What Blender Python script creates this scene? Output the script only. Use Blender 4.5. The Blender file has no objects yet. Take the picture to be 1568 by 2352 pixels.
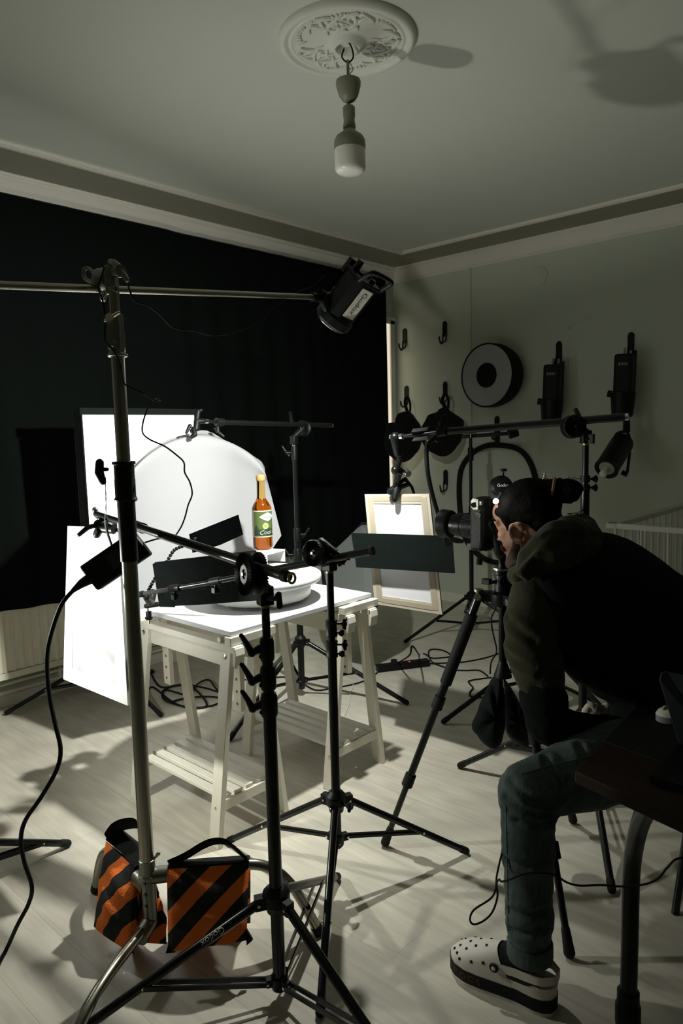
import bpy, bmesh, math, random
from mathutils.bvhtree import BVHTree
from mathutils import Vector as V, Matrix as M, noise as NZ
random.seed(7)
scn = bpy.context.scene
COL = scn.collection
PI = math.pi

# ------------------------------------------------------------------ camera
FPX, YAW, PITCH, ROLL, EYE = 1646.97, 0.824975, 0.1079513, -0.0257387, V((0, 0, 1.5))
cy, sy, cp, sp = math.cos(YAW), math.sin(YAW), math.cos(PITCH), math.sin(PITCH)
FW = V((sy * cp, cy * cp, -sp)); R0 = V((cy, -sy, 0)); U0 = R0.cross(FW)
cr, sr = math.cos(ROLL), math.sin(ROLL)
RT = R0 * cr + U0 * sr; UP = U0 * cr - R0 * sr
cam_d = bpy.data.cameras.new('camera'); cam = bpy.data.objects.new('camera', cam_d); COL.objects.link(cam)
m = M.Identity(4)
for i in range(3):
    m[i][0], m[i][1], m[i][2], m[i][3] = RT[i], UP[i], -FW[i], EYE[i]
cam.matrix_world = m
cam_d.sensor_fit = 'VERTICAL'; cam_d.sensor_height = 36; cam_d.sensor_width = 24
cam_d.lens = 36 * FPX / 2352; cam_d.clip_start = .02
scn.camera = cam

# sight lines measured on the photograph, met with real planes or distances in the room
def ray(px, py): return FW + RT * ((px - 784) / FPX) - UP * ((py - 1176) / FPX)
def P(px, py, d): return EYE + ray(px, py) * d
def G(px, py, z=0.0):
    r = ray(px, py); return EYE + r * ((z - EYE.z) / r.z)
def PXX(px, py, x):
    r = ray(px, py); return EYE + r * (x / r.x)
def PYY(px, py, y):
    r = ray(px, py); return EYE + r * (y / r.y)
def proj(p):
    q = V(p) - EYE; z = q.dot(FW); return 784 + FPX * q.dot(RT) / z, 1176 - FPX * q.dot(UP) / z
def VZ(x, y, py):
    lo, hi = -1, 3.5
    for _ in range(50):
        mid = (lo + hi) / 2
        if proj((x, y, mid))[1] > py: lo = mid
        else: hi = mid
    return mid

# ------------------------------------------------------------------ materials
def mat(name, col, rough=.5, metal=0, spec=.5, bump=0, bscale=40, vary=0, vscale=3, coat=0, sheen=0, emit=None, estr=0, trans=0, ior=1.45):
    m = bpy.data.materials.new(name); m.use_nodes = True
    nt = m.node_tree; b = nt.nodes['Principled BSDF']
    c = (*col, 1)
    b.inputs['Base Color'].default_value = c; b.inputs['Roughness'].default_value = rough
    b.inputs['Metallic'].default_value = metal; b.inputs['Specular IOR Level'].default_value = spec
    b.inputs['Coat Weight'].default_value = coat; b.inputs['Sheen Weight'].default_value = sheen
    b.inputs['Transmission Weight'].default_value = trans; b.inputs['IOR'].default_value = ior
    if emit: b.inputs['Emission Color'].default_value = (*emit, 1); b.inputs['Emission Strength'].default_value = estr
    tc = nt.nodes.new('ShaderNodeTexCoord')
    if vary:
        n = nt.nodes.new('ShaderNodeTexNoise'); n.inputs['Scale'].default_value = vscale; n.inputs['Detail'].default_value = 5
        nt.links.new(tc.outputs['Object'], n.inputs['Vector'])
        mx = nt.nodes.new('ShaderNodeMixRGB'); mx.inputs[1].default_value = c
        mx.inputs[2].default_value = (*[x * (1 - vary) for x in col], 1)
        nt.links.new(n.outputs['Fac'], mx.inputs[0]); nt.links.new(mx.outputs[0], b.inputs['Base Color'])
    if bump:
        n = nt.nodes.new('ShaderNodeTexNoise'); n.inputs['Scale'].default_value = bscale; n.inputs['Detail'].default_value = 4
        nt.links.new(tc.outputs['Object'], n.inputs['Vector'])
        bp = nt.nodes.new('ShaderNodeBump'); bp.inputs['Strength'].default_value = bump; bp.inputs['Distance'].default_value = .01
        nt.links.new(n.outputs['Fac'], bp.inputs['Height']); nt.links.new(bp.outputs[0], b.inputs['Normal'])
    return m
def emat(name, col, s):
    m = bpy.data.materials.new(name); m.use_nodes = True; nt = m.node_tree
    b = nt.nodes['Principled BSDF']; b.inputs['Base Color'].default_value = (*col, 1); b.inputs['Roughness'].default_value = .8
    b.inputs['Emission Color'].default_value = (*col, 1); b.inputs['Emission Strength'].default_value = s
    return m
def diffusion(name, col, t):
    m = bpy.data.materials.new(name); m.use_nodes = True; nt = m.node_tree; nt.nodes.remove(nt.nodes['Principled BSDF'])
    d = nt.nodes.new('ShaderNodeBsdfDiffuse'); d.inputs[0].default_value = (*col, 1)
    tr = nt.nodes.new('ShaderNodeBsdfTranslucent'); tr.inputs[0].default_value = (*col, 1)
    mx = nt.nodes.new('ShaderNodeMixShader'); mx.inputs[0].default_value = t
    nt.links.new(d.outputs[0], mx.inputs[1]); nt.links.new(tr.outputs[0], mx.inputs[2])
    nt.links.new(mx.outputs[0], nt.nodes['Material Output'].inputs[0]); return m

MT = {}
MT['wall'] = mat('wall_paint', (.565, .61, .505), .8, bump=.05, bscale=160, vary=.06, vscale=1.2)
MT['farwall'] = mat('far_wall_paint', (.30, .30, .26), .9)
MT['cornice'] = mat('cornice_paint', (.74, .71, .62), .7)
MT['black_metal'] = mat('black_powder_metal', (.0035, .0048, .0044), .36, spec=.35)
MT['black_gloss'] = mat('black_gloss_tube', (.005, .0065, .006), .26, spec=.42)
MT['black_plastic'] = mat('black_plastic', (.0042, .0056, .005), .45, spec=.28, bump=.1, bscale=300)
MT['rubber'] = mat('black_rubber', (.006, .007, .0065), .7, spec=.3)
MT['chrome'] = mat('brushed_steel', (.34, .33, .275), .27, 1)
MT['cast'] = mat('cast_grey_metal', (.24, .245, .21), .36, 1, bump=.08, bscale=120)
MT['bright'] = mat('bright_metal', (.75, .73, .68), .2, 1)
MT['brass'] = mat('brass', (.55, .42, .2), .3, 1)
MT['curtain'] = mat('blackout_cloth', (.0032, .0048, .004), .95, spec=.1, bump=.15, bscale=90)
MT['fabric'] = mat('black_fabric', (.007, .009, .008), .9, spec=.15, bump=.3, bscale=250, sheen=.05)
MT['radiator'] = mat('radiator_enamel', (.74, .70, .56), .4)
MT['table'] = mat('white_laminate', (.62, .625, .635), .35)
MT['trestle'] = mat('cream_painted_wood', (.80, .77, .66), .45, vary=.07, vscale=20)
MT['whiteplastic'] = mat('white_plastic', (.66, .65, .61), .35)
MT['card'] = mat('black_foam_card', (.0042, .0082, .0068), .8, spec=.15, bump=.15, bscale=60, vary=.25, vscale=9)
MT['foam'] = mat('white_foam_board', (.52, .47, .37), .7)
MT['tape'] = mat('masking_tape', (.44, .38, .29), .7, vary=.15, vscale=12)
MT['scrim'] = diffusion('white_scrim', (.74, .74, .76), .84)
MT['reflector'] = mat('white_reflector_board', (.76, .76, .79), .8)
MT['whitefoam'] = mat('clean_white_foam', (.42, .42, .42), .7)
MT['sheet'] = diffusion('white_diffusion_sheet', (.47, .47, .48), .55)
MT['plaster'] = mat('plaster_white', (.70, .71, .63), .75)
MT['olive'] = mat('olive_sweatshirt', (.034, .034, .016), .95, spec=.15, bump=.25, bscale=60, vary=.3, vscale=7, sheen=.15)
MT['hoodblack'] = mat('black_sweatshirt', (.007, .009, .008), .95, spec=.1, bump=.4, bscale=45)
MT['skin'] = mat('skin', (.50, .27, .18), .5, bump=.12, bscale=200, vary=.15, vscale=14)
MT['hair'] = mat('dark_hair', (.004, .0036, .0032), .85, spec=.1, bump=.5, bscale=180)
MT['croc'] = mat('white_rubber', (.62, .59, .53), .55)
MT['amber'] = mat('hair_elastic', (.30, .14, .06), .7)
MT['wooddark'] = mat('dark_walnut', (.026, .013, .005), .6, spec=.25, vary=.5, vscale=9)
MT['screenblack'] = mat('black_glass', (.006, .007, .007), .25)
MT['acrylic'] = mat('frosted_acrylic', (.85, .85, .85), .45, trans=.35)
MT['bulb'] = mat('opal_bulb', (.80, .78, .72), .25, coat=.3)
MT['lampgrey'] = mat('grey_lamp_plastic', (.24, .24, .18), .45)
MT['cloth'] = mat('pale_cloth', (.62, .57, .47), .85, bump=.4, bscale=40)
MT['greyscreen'] = mat('grey_mesh_screen', (.36, .39, .365), .7)
MT['greydark'] = mat('grey_reflective_cloth', (.13, .142, .132), .75)
MT['darkglass'] = mat('lens_glass', (.01, .012, .016), .05, coat=1)
MT['lettering'] = mat('light_lettering', (.7, .7, .66), .6)

def floor_mat():
    m = bpy.data.materials.new('pale_laminate_planks'); m.use_nodes = True; nt = m.node_tree; L = nt.links
    b = nt.nodes['Principled BSDF']; N = nt.nodes.new
    tc = N('ShaderNodeTexCoord'); mp = N('ShaderNodeMapping'); mp.inputs['Rotation'].default_value = (0, 0, PI / 2)
    L.new(tc.outputs['Object'], mp.inputs[0])
    br = N('ShaderNodeTexBrick'); br.offset = .37; br.inputs['Scale'].default_value = 1
    br.inputs['Brick Width'].default_value = 1.29; br.inputs['Row Height'].default_value = .193
    br.inputs['Mortar Size'].default_value = .0009; br.inputs['Mortar Smooth'].default_value = .2
    br.inputs['Color1'].default_value = (.66, .62, .52, 1); br.inputs['Color2'].default_value = (.63, .59, .495, 1)
    br.inputs['Mortar'].default_value = (.43, .41, .36, 1)
    L.new(mp.outputs[0], br.inputs['Vector'])
    mp2 = N('ShaderNodeMapping'); mp2.inputs['Scale'].default_value = (22, 1.3, 1); L.new(tc.outputs['Object'], mp2.inputs[0])
    n = N('ShaderNodeTexNoise'); n.inputs['Scale'].default_value = 1; n.inputs['Detail'].default_value = 6; n.inputs['Distortion'].default_value = 1.4
    L.new(mp2.outputs[0], n.inputs['Vector'])
    w = N('ShaderNodeTexWave'); w.wave_type = 'RINGS'; w.inputs['Scale'].default_value = .7; w.inputs['Distortion'].default_value = 9; w.inputs['Detail'].default_value = 3
    mp3 = N('ShaderNodeMapping'); mp3.inputs['Scale'].default_value = (14, 1.6, 1); L.new(tc.outputs['Object'], mp3.inputs[0]); L.new(mp3.outputs[0], w.inputs['Vector'])
    mx = N('ShaderNodeMixRGB'); mx.blend_type = 'MULTIPLY'; mx.inputs[0].default_value = .5
    rmp = N('ShaderNodeValToRGB'); rmp.color_ramp.elements[0].position = .3; rmp.color_ramp.elements[0].color = (.66, .65, .61, 1); rmp.color_ramp.elements[1].position = .65
    L.new(n.outputs['Fac'], rmp.inputs[0]); L.new(br.outputs['Color'], mx.inputs[1]); L.new(rmp.outputs[0], mx.inputs[2])
    mx2 = N('ShaderNodeMixRGB'); mx2.blend_type = 'MULTIPLY'; mx2.inputs[0].default_value = .10
    L.new(mx.outputs[0], mx2.inputs[1]); L.new(w.outputs['Color'], mx2.inputs[2]); L.new(mx2.outputs[0], b.inputs['Base Color'])
    b.inputs['Roughness'].default_value = .28; b.inputs['Specular IOR Level'].default_value = .45
    bp = N('ShaderNodeBump'); bp.inputs['Strength'].default_value = .12; bp.inputs['Distance'].default_value = .004
    L.new(rmp.outputs[0], bp.inputs['Height']); L.new(bp.outputs[0], b.inputs['Normal'])
    return m
MT['floor'] = floor_mat()

def ceil_mat():   # white field inside the moulding, border strip painted taupe
    m = mat('ceiling_paint', (.635, .65, .575), .85, vary=.04, vscale=1)
    return m
MT['ceiling'] = ceil_mat()
MT['border'] = mat('taupe_border_paint', (.29, .28, .215), .85)

def stripe_mat():
    m = mat('striped_bag_cloth', (.6, .09, .01), .8, bump=.3, bscale=200); nt = m.node_tree; L = nt.links; N = nt.nodes.new
    uv = N('ShaderNodeUVMap'); s = N('ShaderNodeSeparateXYZ'); L.new(uv.outputs[0], s.inputs[0])
    a = N('ShaderNodeMath'); a.operation = 'ADD'; L.new(s.outputs[0], a.inputs[0]); L.new(s.outputs[1], a.inputs[1])
    d = N('ShaderNodeMath'); d.operation = 'DIVIDE'; d.inputs[1].default_value = .53; L.new(a.outputs[0], d.inputs[0])
    f = N('ShaderNodeMath'); f.operation = 'FRACT'; L.new(d.outputs[0], f.inputs[0])
    g = N('ShaderNodeMath'); g.operation = 'GREATER_THAN'; g.inputs[1].default_value = .49; L.new(f.outputs[0], g.inputs[0])
    mx = N('ShaderNodeMixRGB'); mx.inputs[1].default_value = (.95, .20, .026, 1); mx.inputs[2].default_value = (.010, .012, .011, 1)
    L.new(g.outputs[0], mx.inputs[0]); L.new(mx.outputs[0], nt.nodes['Principled BSDF'].inputs['Base Color'])
    return m
MT['stripe'] = stripe_mat()

def denim_mat():
    m = mat('blue_denim', (.040, .060, .064), .85, bump=.35, bscale=400); nt = m.node_tree; L = nt.links; N = nt.nodes.new
    tc = N('ShaderNodeTexCoord'); mp = N('ShaderNodeMapping'); mp.inputs['Scale'].default_value = (60, 60, 9); L.new(tc.outputs['Object'], mp.inputs[0])
    n = N('ShaderNodeTexNoise'); n.inputs['Scale'].default_value = 1.5; n.inputs['Detail'].default_value = 6; L.new(mp.outputs[0], n.inputs['Vector'])
    n2 = N('ShaderNodeTexNoise'); n2.inputs['Scale'].default_value = 6; L.new(tc.outputs['Object'], n2.inputs['Vector'])
    r = N('ShaderNodeValToRGB'); r.color_ramp.elements[0].position = .3; r.color_ramp.elements[0].color = (.030, .050, .046, 1)
    r.color_ramp.elements[1].position = .75; r.color_ramp.elements[1].color = (.115, .150, .146, 1)
    mx = N('ShaderNodeMixRGB'); mx.inputs[0].default_value = .5; L.new(n.outputs['Fac'], mx.inputs[1]); L.new(n2.outputs['Fac'], mx.inputs[2])
    L.new(mx.outputs[0], r.inputs[0]); L.new(r.outputs[0], nt.nodes['Principled BSDF'].inputs['Base Color']); return m
MT['denim'] = denim_mat()

# ------------------------------------------------------------------ mesh helpers
def basis(axis):
    z = V(axis).normalized(); t = V((0, 0, 1)) if abs(z.z) < .9 else V((1, 0, 0))
    x = t.cross(z).normalized(); return x, z.cross(x), z
def sm(pts, k=6, closed=False):
    pts = [V(p) for p in pts]; n = len(pts); out = []
    for i in range(n if closed else n - 1):
        if closed: a, b, c, d = pts[i - 1], pts[i], pts[(i + 1) % n], pts[(i + 2) % n]
        else: a, b, c, d = pts[max(i - 1, 0)], pts[i], pts[i + 1], pts[min(i + 2, n - 1)]
        for j in range(k):
            t = j / k
            out.append(.5 * ((2 * b) + (c - a) * t + (2 * a - 5 * b + 4 * c - d) * t * t + (3 * b - a - 3 * c + d) * t ** 3))
    if not closed: out.append(pts[-1])
    return out
class MB:
    def __init__(s): s.v = []; s.f = []; s.uv = {}
    def add(s, vs, fs):
        o = len(s.v); s.v += [V(a) for a in vs]; s.f += [[o + i for i in f] for f in fs]; return s
    def box(s, c, d, R=None):
        c = V(c); vs = []
        for x in (-.5, .5):
            for y in (-.5, .5):
                for z in (-.5, .5):
                    q = V((x * d[0], y * d[1], z * d[2])); vs.append(c + (R @ q if R else q))
        return s.add(vs, [(0, 1, 3, 2), (4, 6, 7, 5), (0, 4, 5, 1), (2, 3, 7, 6), (0, 2, 6, 4), (1, 5, 7, 3)])
    def beam(s, p0, p1, w, h, side=None):   # rectangular bar; w along side vector, h across
        p0, p1 = V(p0), V(p1); z = (p1 - p0).normalized()
        x = V(side) if side else basis(z)[0]; x = (x - z * x.dot(z)).normalized(); y = z.cross(x)
        vs = [p + x * (a * w / 2) + y * (b * h / 2) for p in (p0, p1) for a, b in ((-1, -1), (1, -1), (1, 1), (-1, 1))]
        return s.add(vs, [(3, 2, 1, 0), (4, 5, 6, 7), (0, 1, 5, 4), (1, 2, 6, 5), (2, 3, 7, 6), (3, 0, 4, 7)])
    def tube(s, pts, r, n=10, closed=False, flat=1.0):
        pts = [V(p) for p in pts]; k = len(pts); rs = r if isinstance(r, (list, tuple)) else [r] * k
        ts = []
        for i in range(k):
            a = pts[i - 1] if (i > 0 or closed) else pts[0]; b = pts[(i + 1) % k] if (i < k - 1 or closed) else pts[-1]
            t = (b - a); ts.append(t.normalized() if t.length > 1e-9 else V((0, 0, 1)))
        x, y, _ = basis(ts[0]); vs = []
        for i in range(k):
            x = (x - ts[i] * x.dot(ts[i])).normalized(); y = ts[i].cross(x)
            for j in range(n):
                a = 2 * PI * j / n; vs.append(pts[i] + (x * math.cos(a) + y * math.sin(a) * flat) * rs[i])
        fs = []
        for i in range(k if closed else k - 1):
            for j in range(n):
                a, b = i * n + j, i * n + (j + 1) % n; c, d = ((i + 1) % k) * n + j, ((i + 1) % k) * n + (j + 1) % n
                fs.append((a, b, d, c))
        if not closed: fs += [tuple(range(n))[::-1], tuple((k - 1) * n + j for j in range(n))]
        return s.add(vs, fs)
    def cyl(s, p0, p1, r0, r1=None, n=16): return s.tube([p0, p1], [r0, r1 if r1 is not None else r0], n)
    def lathe(s, prof, o, axis=(0, 0, 1), n=24):   # prof: (radius, height) list, closed with end caps
        x, y, z = basis(axis); o = V(o); vs = []; fs = []
        for r, h in prof:
            for j in range(n):
                a = 2 * PI * j / n; vs.append(o + z * h + (x * math.cos(a) + y * math.sin(a)) * max(r, 1e-5))
        k = len(prof)
        for i in range(k - 1):
            for j in range(n): fs.append((i * n + j, i * n + (j + 1) % n, (i + 1) * n + (j + 1) % n, (i + 1) * n + j))
        fs += [tuple(range(n))[::-1], tuple((k - 1) * n + j for j in range(n))]
        return s.add(vs, fs)
    def ell(s, c, r, R=None, n=16, mrows=10):
        c = V(c); vs = []; fs = []
        for i in range(mrows + 1):
            t = PI * i / mrows
            for j in range(n):
                a = 2 * PI * j / n; st = max(math.sin(t), 1e-3)
                q = V((r[0] * st * math.cos(a), r[1] * st * math.sin(a), -r[2] * math.cos(t))); vs.append(c + (R @ q if R else q))
        for i in range(mrows):
            for j in range(n): fs.append((i * n + j, i * n + (j + 1) % n, (i + 1) * n + (j + 1) % n, (i + 1) * n + j))
        fs += [tuple(range(n))[::-1], tuple(mrows * n + j for j in range(n))]
        return s.add(vs, fs)
    def prism(s, poly, off):
        n = len(poly); off = V(off); vs = [V(p) for p in poly] + [V(p) + off for p in poly]
        fs = [tuple(range(n))[::-1], tuple(range(n, 2 * n))] + [(i, (i + 1) % n, n + (i + 1) % n, n + i) for i in range(n)]
        return s.add(vs, fs)
    def slab(s, rows, off):   # grid of points given thickness
        r, c = len(rows), len(rows[0]); off = off if callable(off) else (lambda i, j, o=V(off): o)
        vs = [V(p) for row in rows for p in row] + [V(rows[i][j]) + off(i, j) for i in range(r) for j in range(c)]
        K = r * c; fs = []
        for i in range(r - 1):
            for j in range(c - 1):
                a = i * c + j; q = (a, a + 1, a + c + 1, a + c); fs += [q, tuple(K + x for x in q[::-1])]
        ring = [j for j in range(c)] + [i * c + c - 1 for i in range(1, r)] + [(r - 1) * c + j for j in range(c - 2, -1, -1)] + [i * c for i in range(r - 2, 0, -1)]
        for a, b in zip(ring, ring[1:] + ring[:1]): fs.append((a, K + a, K + b, b))
        return s.add(vs, fs)
    def cap(s, p0, p1, r0, r1=None, n=14):   # round ended limb
        r1 = r0 if r1 is None else r1; p0, p1 = V(p0), V(p1); d = (p1 - p0)
        if d.length < 1e-6: return s.ell(p0, (r0,) * 3)
        d.normalize(); pts = []; rs = []
        for i in range(6):
            a = PI / 2 * (1 - i / 5); pts.append(p0 - d * r0 * math.sin(a)); rs.append(max(r0 * math.cos(a), 1e-3))
        for i in range(6):
            a = PI / 2 * i / 5; pts.append(p1 + d * r1 * math.sin(a)); rs.append(max(r1 * math.cos(a), 1e-3))
        return s.tube(pts, rs, n)
    def limb(s, pts, rs, n=14):
        for i in range(len(pts) - 1): s.cap(pts[i], pts[i + 1], rs[i], rs[i + 1], n)
        return s
WL = {}
def raw(name, mb, sub=V((0, 0, 0))):
    me = bpy.data.meshes.new(name); me.from_pydata([tuple(v - sub) for v in mb.v], [], [tuple(f) for f in mb.f])
    bm = bmesh.new(); bm.from_mesh(me); bmesh.ops.remove_doubles(bm, verts=bm.verts, dist=1e-6)
    bmesh.ops.recalc_face_normals(bm, faces=bm.faces); bm.to_mesh(me); bm.free(); return me
def finish(me, smooth):
    if smooth:
        for p in me.polygons: p.use_smooth = True
        me.set_sharp_from_angle(angle=math.radians(smooth))
def obj(name, mb, material, parent=None, smooth=38, bevel=0, loc=None, me=None):
    if parent is not None: w = WL[parent.name]
    elif loc is not None: w = V(loc)
    else:
        src = mb.v if mb else [v.co for v in me.vertices]
        xs = [v.x for v in src]; ys = [v.y for v in src]; w = V(((min(xs) + max(xs)) / 2, (min(ys) + max(ys)) / 2, min(v.z for v in src)))
    if me is None: me = raw(name, mb, w)
    else: me.transform(M.Translation(-w))
    finish(me, smooth)
    o = bpy.data.objects.new(name, me); COL.objects.link(o)
    ms = material if isinstance(material, (list, tuple)) else [material]
    for q in ms: me.materials.append(MT[q] if isinstance(q, str) else q)
    if parent is not None: o.parent = parent
    else: o.location = w
    WL[o.name] = w
    if bevel:
        b = o.modifiers.new('bevel', 'BEVEL'); b.width = bevel; b.segments = 2; b.limit_method = 'ANGLE'; b.angle_limit = math.radians(35)
    return o
def tag(o, label, cat, group=None, kind=None):
    o['label'] = label; o['category'] = cat
    if group: o['group'] = group
    if kind: o['kind'] = kind
    return o
def thing(name, label, cat, loc, group=None):
    o = bpy.data.objects.new(name, None); COL.objects.link(o); o.empty_display_size = .05; o.location = V(loc); WL[o.name] = V(loc)
    return tag(o, label, cat, group)
def struct(name, mb, material, **k):
    o = obj(name, mb, material, **k); o['kind'] = 'structure'; return o
def lab(o, s): o['label'] = s; return o
def copy_thing(root, delta, label, fn=None):
    r = root.copy(); COL.objects.link(r); r.location = root.location + V(delta); r['label'] = label; WL[r.name] = V(r.location)
    for ch in list(root.children):
        c = ch.copy(); COL.objects.link(c); c.parent = r
        for g in list(ch.children):
            d = g.copy(); COL.objects.link(d); d.parent = c
    return r
def evaluated(me, mods):
    o = bpy.data.objects.new('tmp', me); COL.objects.link(o)
    for ty, kw in mods:
        md = o.modifiers.new('m', ty)
        for k, v in kw.items(): setattr(md, k, v)
    dg = bpy.context.evaluated_depsgraph_get(); dg.update()
    r = bpy.data.meshes.new_from_object(o.evaluated_get(dg)); bpy.data.objects.remove(o); return r
def blob(mb, voxel=.008, smooth=6, fac=.5, wr=None):
    me = raw('blob', mb)
    mods = [('REMESH', dict(mode='VOXEL', voxel_size=voxel))]
    if smooth: mods.append(('SMOOTH', dict(iterations=smooth, factor=fac)))
    r = evaluated(me, mods)
    if wr:
        amp, sc, st = wr; ns = [v.normal.copy() for v in r.vertices]
        for v, n in zip(r.vertices, ns):
            q = V((v.co.x * sc * st[0], v.co.y * sc * st[1], v.co.z * sc * st[2]))
            v.co += n * amp * (NZ.noise(q) + .5 * NZ.noise(q * 2.3))
    return r
def mesh_bvh(me): return BVHTree.FromPolygons([v.co for v in me.vertices], [tuple(p.vertices) for p in me.polygons])
def onto(bv, px, py):
    r = ray(px, py).normalized(); h = bv.ray_cast(EYE, r); return h[0]
def crease(me, lines, amp=.006, wid=.012):   # press cloth folds into a garment along lines lying on its surface
    bv = mesh_bvh(me); segs = []
    for ln in lines:
        pts = [q for q in (onto(bv, p.x, p.y) for p in sm([(x, y, 0) for x, y in ln], 6)) if q]
        segs.append(pts)
    ns = [v.normal.copy() for v in me.vertices]
    for v, n in zip(me.vertices, ns):
        d = min((min((v.co - q).length for q in pts) for pts in segs if pts), default=1)
        if d < wid * 4: v.co += n * amp * (-math.exp(-(d / wid) ** 2) + .6 * math.exp(-((d - wid * 1.8) / wid) ** 2))
    return me
def text2d(body, size):
    cu = bpy.data.curves.new('t', 'FONT'); cu.body = body; cu.size = size; cu.align_x = 'CENTER'; cu.align_y = 'CENTER'
    o = bpy.data.objects.new('t', cu); COL.objects.link(o); dg = bpy.context.evaluated_depsgraph_get(); dg.update()
    me = bpy.data.meshes.new_from_object(o.evaluated_get(dg)); bpy.data.objects.remove(o)
    return [v.co.copy() for v in me.vertices], [tuple(p.vertices) for p in me.polygons]
def put_text(mb, body, size, fn):   # fn maps the 2D text plane onto a surface
    vs, fs = text2d(body, size); mb.add([fn(v.x, v.y) for v in vs], fs); return mb
def plane_fn(o, x, y):
    o, x, y = V(o), V(x).normalized(), V(y).normalized(); return lambda u, v: o + x * u + y * v
# ================================================================== ROOM
RX, RY, LX, FY, ZC = 5.233, 4.125, -1.9, -1.7, 2.955
struct('floor', MB().box(((RX + LX) / 2, (RY + FY) / 2, -.05), (RX - LX + .3, RY - FY + .3, .1)), 'floor', smooth=0)
struct('wall_back', MB().box(((RX + LX) / 2, RY + .08, ZC / 2), (RX - LX + .3, .16, ZC + .2)), 'wall', smooth=0)
struct('wall_right', MB().box((RX + .08, (RY + FY) / 2, ZC / 2), (.16, RY - FY, ZC + .2)), 'wall', smooth=0)
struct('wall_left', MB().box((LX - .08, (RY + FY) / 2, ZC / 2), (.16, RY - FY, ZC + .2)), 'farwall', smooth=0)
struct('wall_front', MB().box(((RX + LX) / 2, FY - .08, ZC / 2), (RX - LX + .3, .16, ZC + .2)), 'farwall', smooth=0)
def ring(x0, y0, x1, y1, w, z0, z1):   # rectangular frame of width w running inside the given rectangle
    mb = MB(); a = [(x0, y0), (x1, y0), (x1, y1), (x0, y1)]; b = [(x0 + w, y0 + w), (x1 - w, y0 + w), (x1 - w, y1 - w), (x0 + w, y1 - w)]
    for i in range(4):
        j = (i + 1) % 4; mb.prism([(*a[i], z0), (*a[j], z0), (*b[j], z0), (*b[i], z0)], (0, 0, z1 - z0))
    return mb
struct('ceiling', MB().box(((RX + LX) / 2, (RY + FY) / 2, ZC + .05), (RX - LX + .3, RY - FY + .3, .1)), 'ceiling', smooth=0)
struct('trim_1', ring(LX, FY, RX, RY, .43, ZC - .004, ZC + .01), 'border', smooth=0)
mb = MB()
for w0, z in ((0, 0), (.012, .006), (.024, .012), (.036, .006)):
    q = ring(LX + .425 + w0, FY + .425 + w0, RX - .425 - w0, RY - .425 - w0, .02, ZC - .014 - z * .6, ZC + .005); mb.add(q.v, q.f)
struct('trim_2', mb, 'cornice', smooth=0)
# cornice: a stepped cove profile swept along each wall
prof = [(0, 0), (.010, 0), (.012, .010), (.018, .012), (.018, .022), (.024, .026), (.040, .060), (.066, .086), (.074, .090), (.074, .102), (.084, .104), (.090, .112), (.090, .122), (0, .122)]
def cornice(name, p0, p1, inward, mitre0, mitre1):
    p0, p1, n = V(p0), V(p1), V(inward); d = (p1 - p0).normalized(); mb = MB(); k = len(prof)
    vs = [p0 + d * (r * mitre0) + n * r + V((0, 0, h)) for r, h in prof] + [p1 - d * (r * mitre1) + n * r + V((0, 0, h)) for r, h in prof]
    mb.add(vs, [(i, (i + 1) % k, k + (i + 1) % k, k + i) for i in range(k)] + [tuple(range(k)), tuple(range(2 * k - 1, k - 1, -1))])
    return struct(name, mb, 'cornice', smooth=25)
ZB = 2.834
cornice('trim_3', (LX, RY, ZB), (RX, RY, ZB), (0, -1, 0), 1, 1)
cornice('trim_4', (RX, RY, ZB), (RX, FY, ZB), (-1, 0, 0), 1, 1)
cornice('trim_5', (LX, FY, ZB), (LX, RY, ZB), (1, 0, 0), 1, 1)
for nm, c, d in (('baseboard_right', (RX - .006, (RY + FY) / 2, .04), (.012, RY - FY, .08)), ('baseboard_back', ((RX + LX) / 2, RY - .006, .04), (RX - LX, .012, .08))):
    struct(nm, MB().box(c, d), 'cornice', smooth=0, bevel=.003)
struct('trim_6', MB().box((RX - .009, 3.32, 1.46), (.018, .026, 2.75)), 'wall', smooth=0, bevel=.004)   # cable duct on the right wall

# window behind the curtain, daylight behind its blind
wn = MB(); wx0, wx1, wz0, wz1 = 2.3, 5.172, .98, 2.5
for c, d in ((((wx0 + wx1) / 2, 4.112, wz0), (wx1 - wx0 + .08, .035, .06)), (((wx0 + wx1) / 2, 4.112, wz1), (wx1 - wx0 + .08, .035, .06)), ((wx0, 4.112, (wz0 + wz1) / 2), (.06, .035, wz1 - wz0)), ((wx1, 4.112, (wz0 + wz1) / 2), (.06, .035, wz1 - wz0)), (((wx0 + wx1) / 2, 4.105, (wz0 + wz1) / 2), (.05, .045, wz1 - wz0))): wn.box(c, d)
wo = struct('window_1', wn, 'whiteplastic', smooth=0)
MT['daylight'] = emat('window_daylight', (1, .88, .68), .72)
obj('window_pane', MB().box(((wx0 + wx1) / 2, 4.112, (wz0 + wz1) / 2), (wx1 - wx0 - .05, .008, wz1 - wz0 - .05)), 'daylight', wo, smooth=0)

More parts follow.
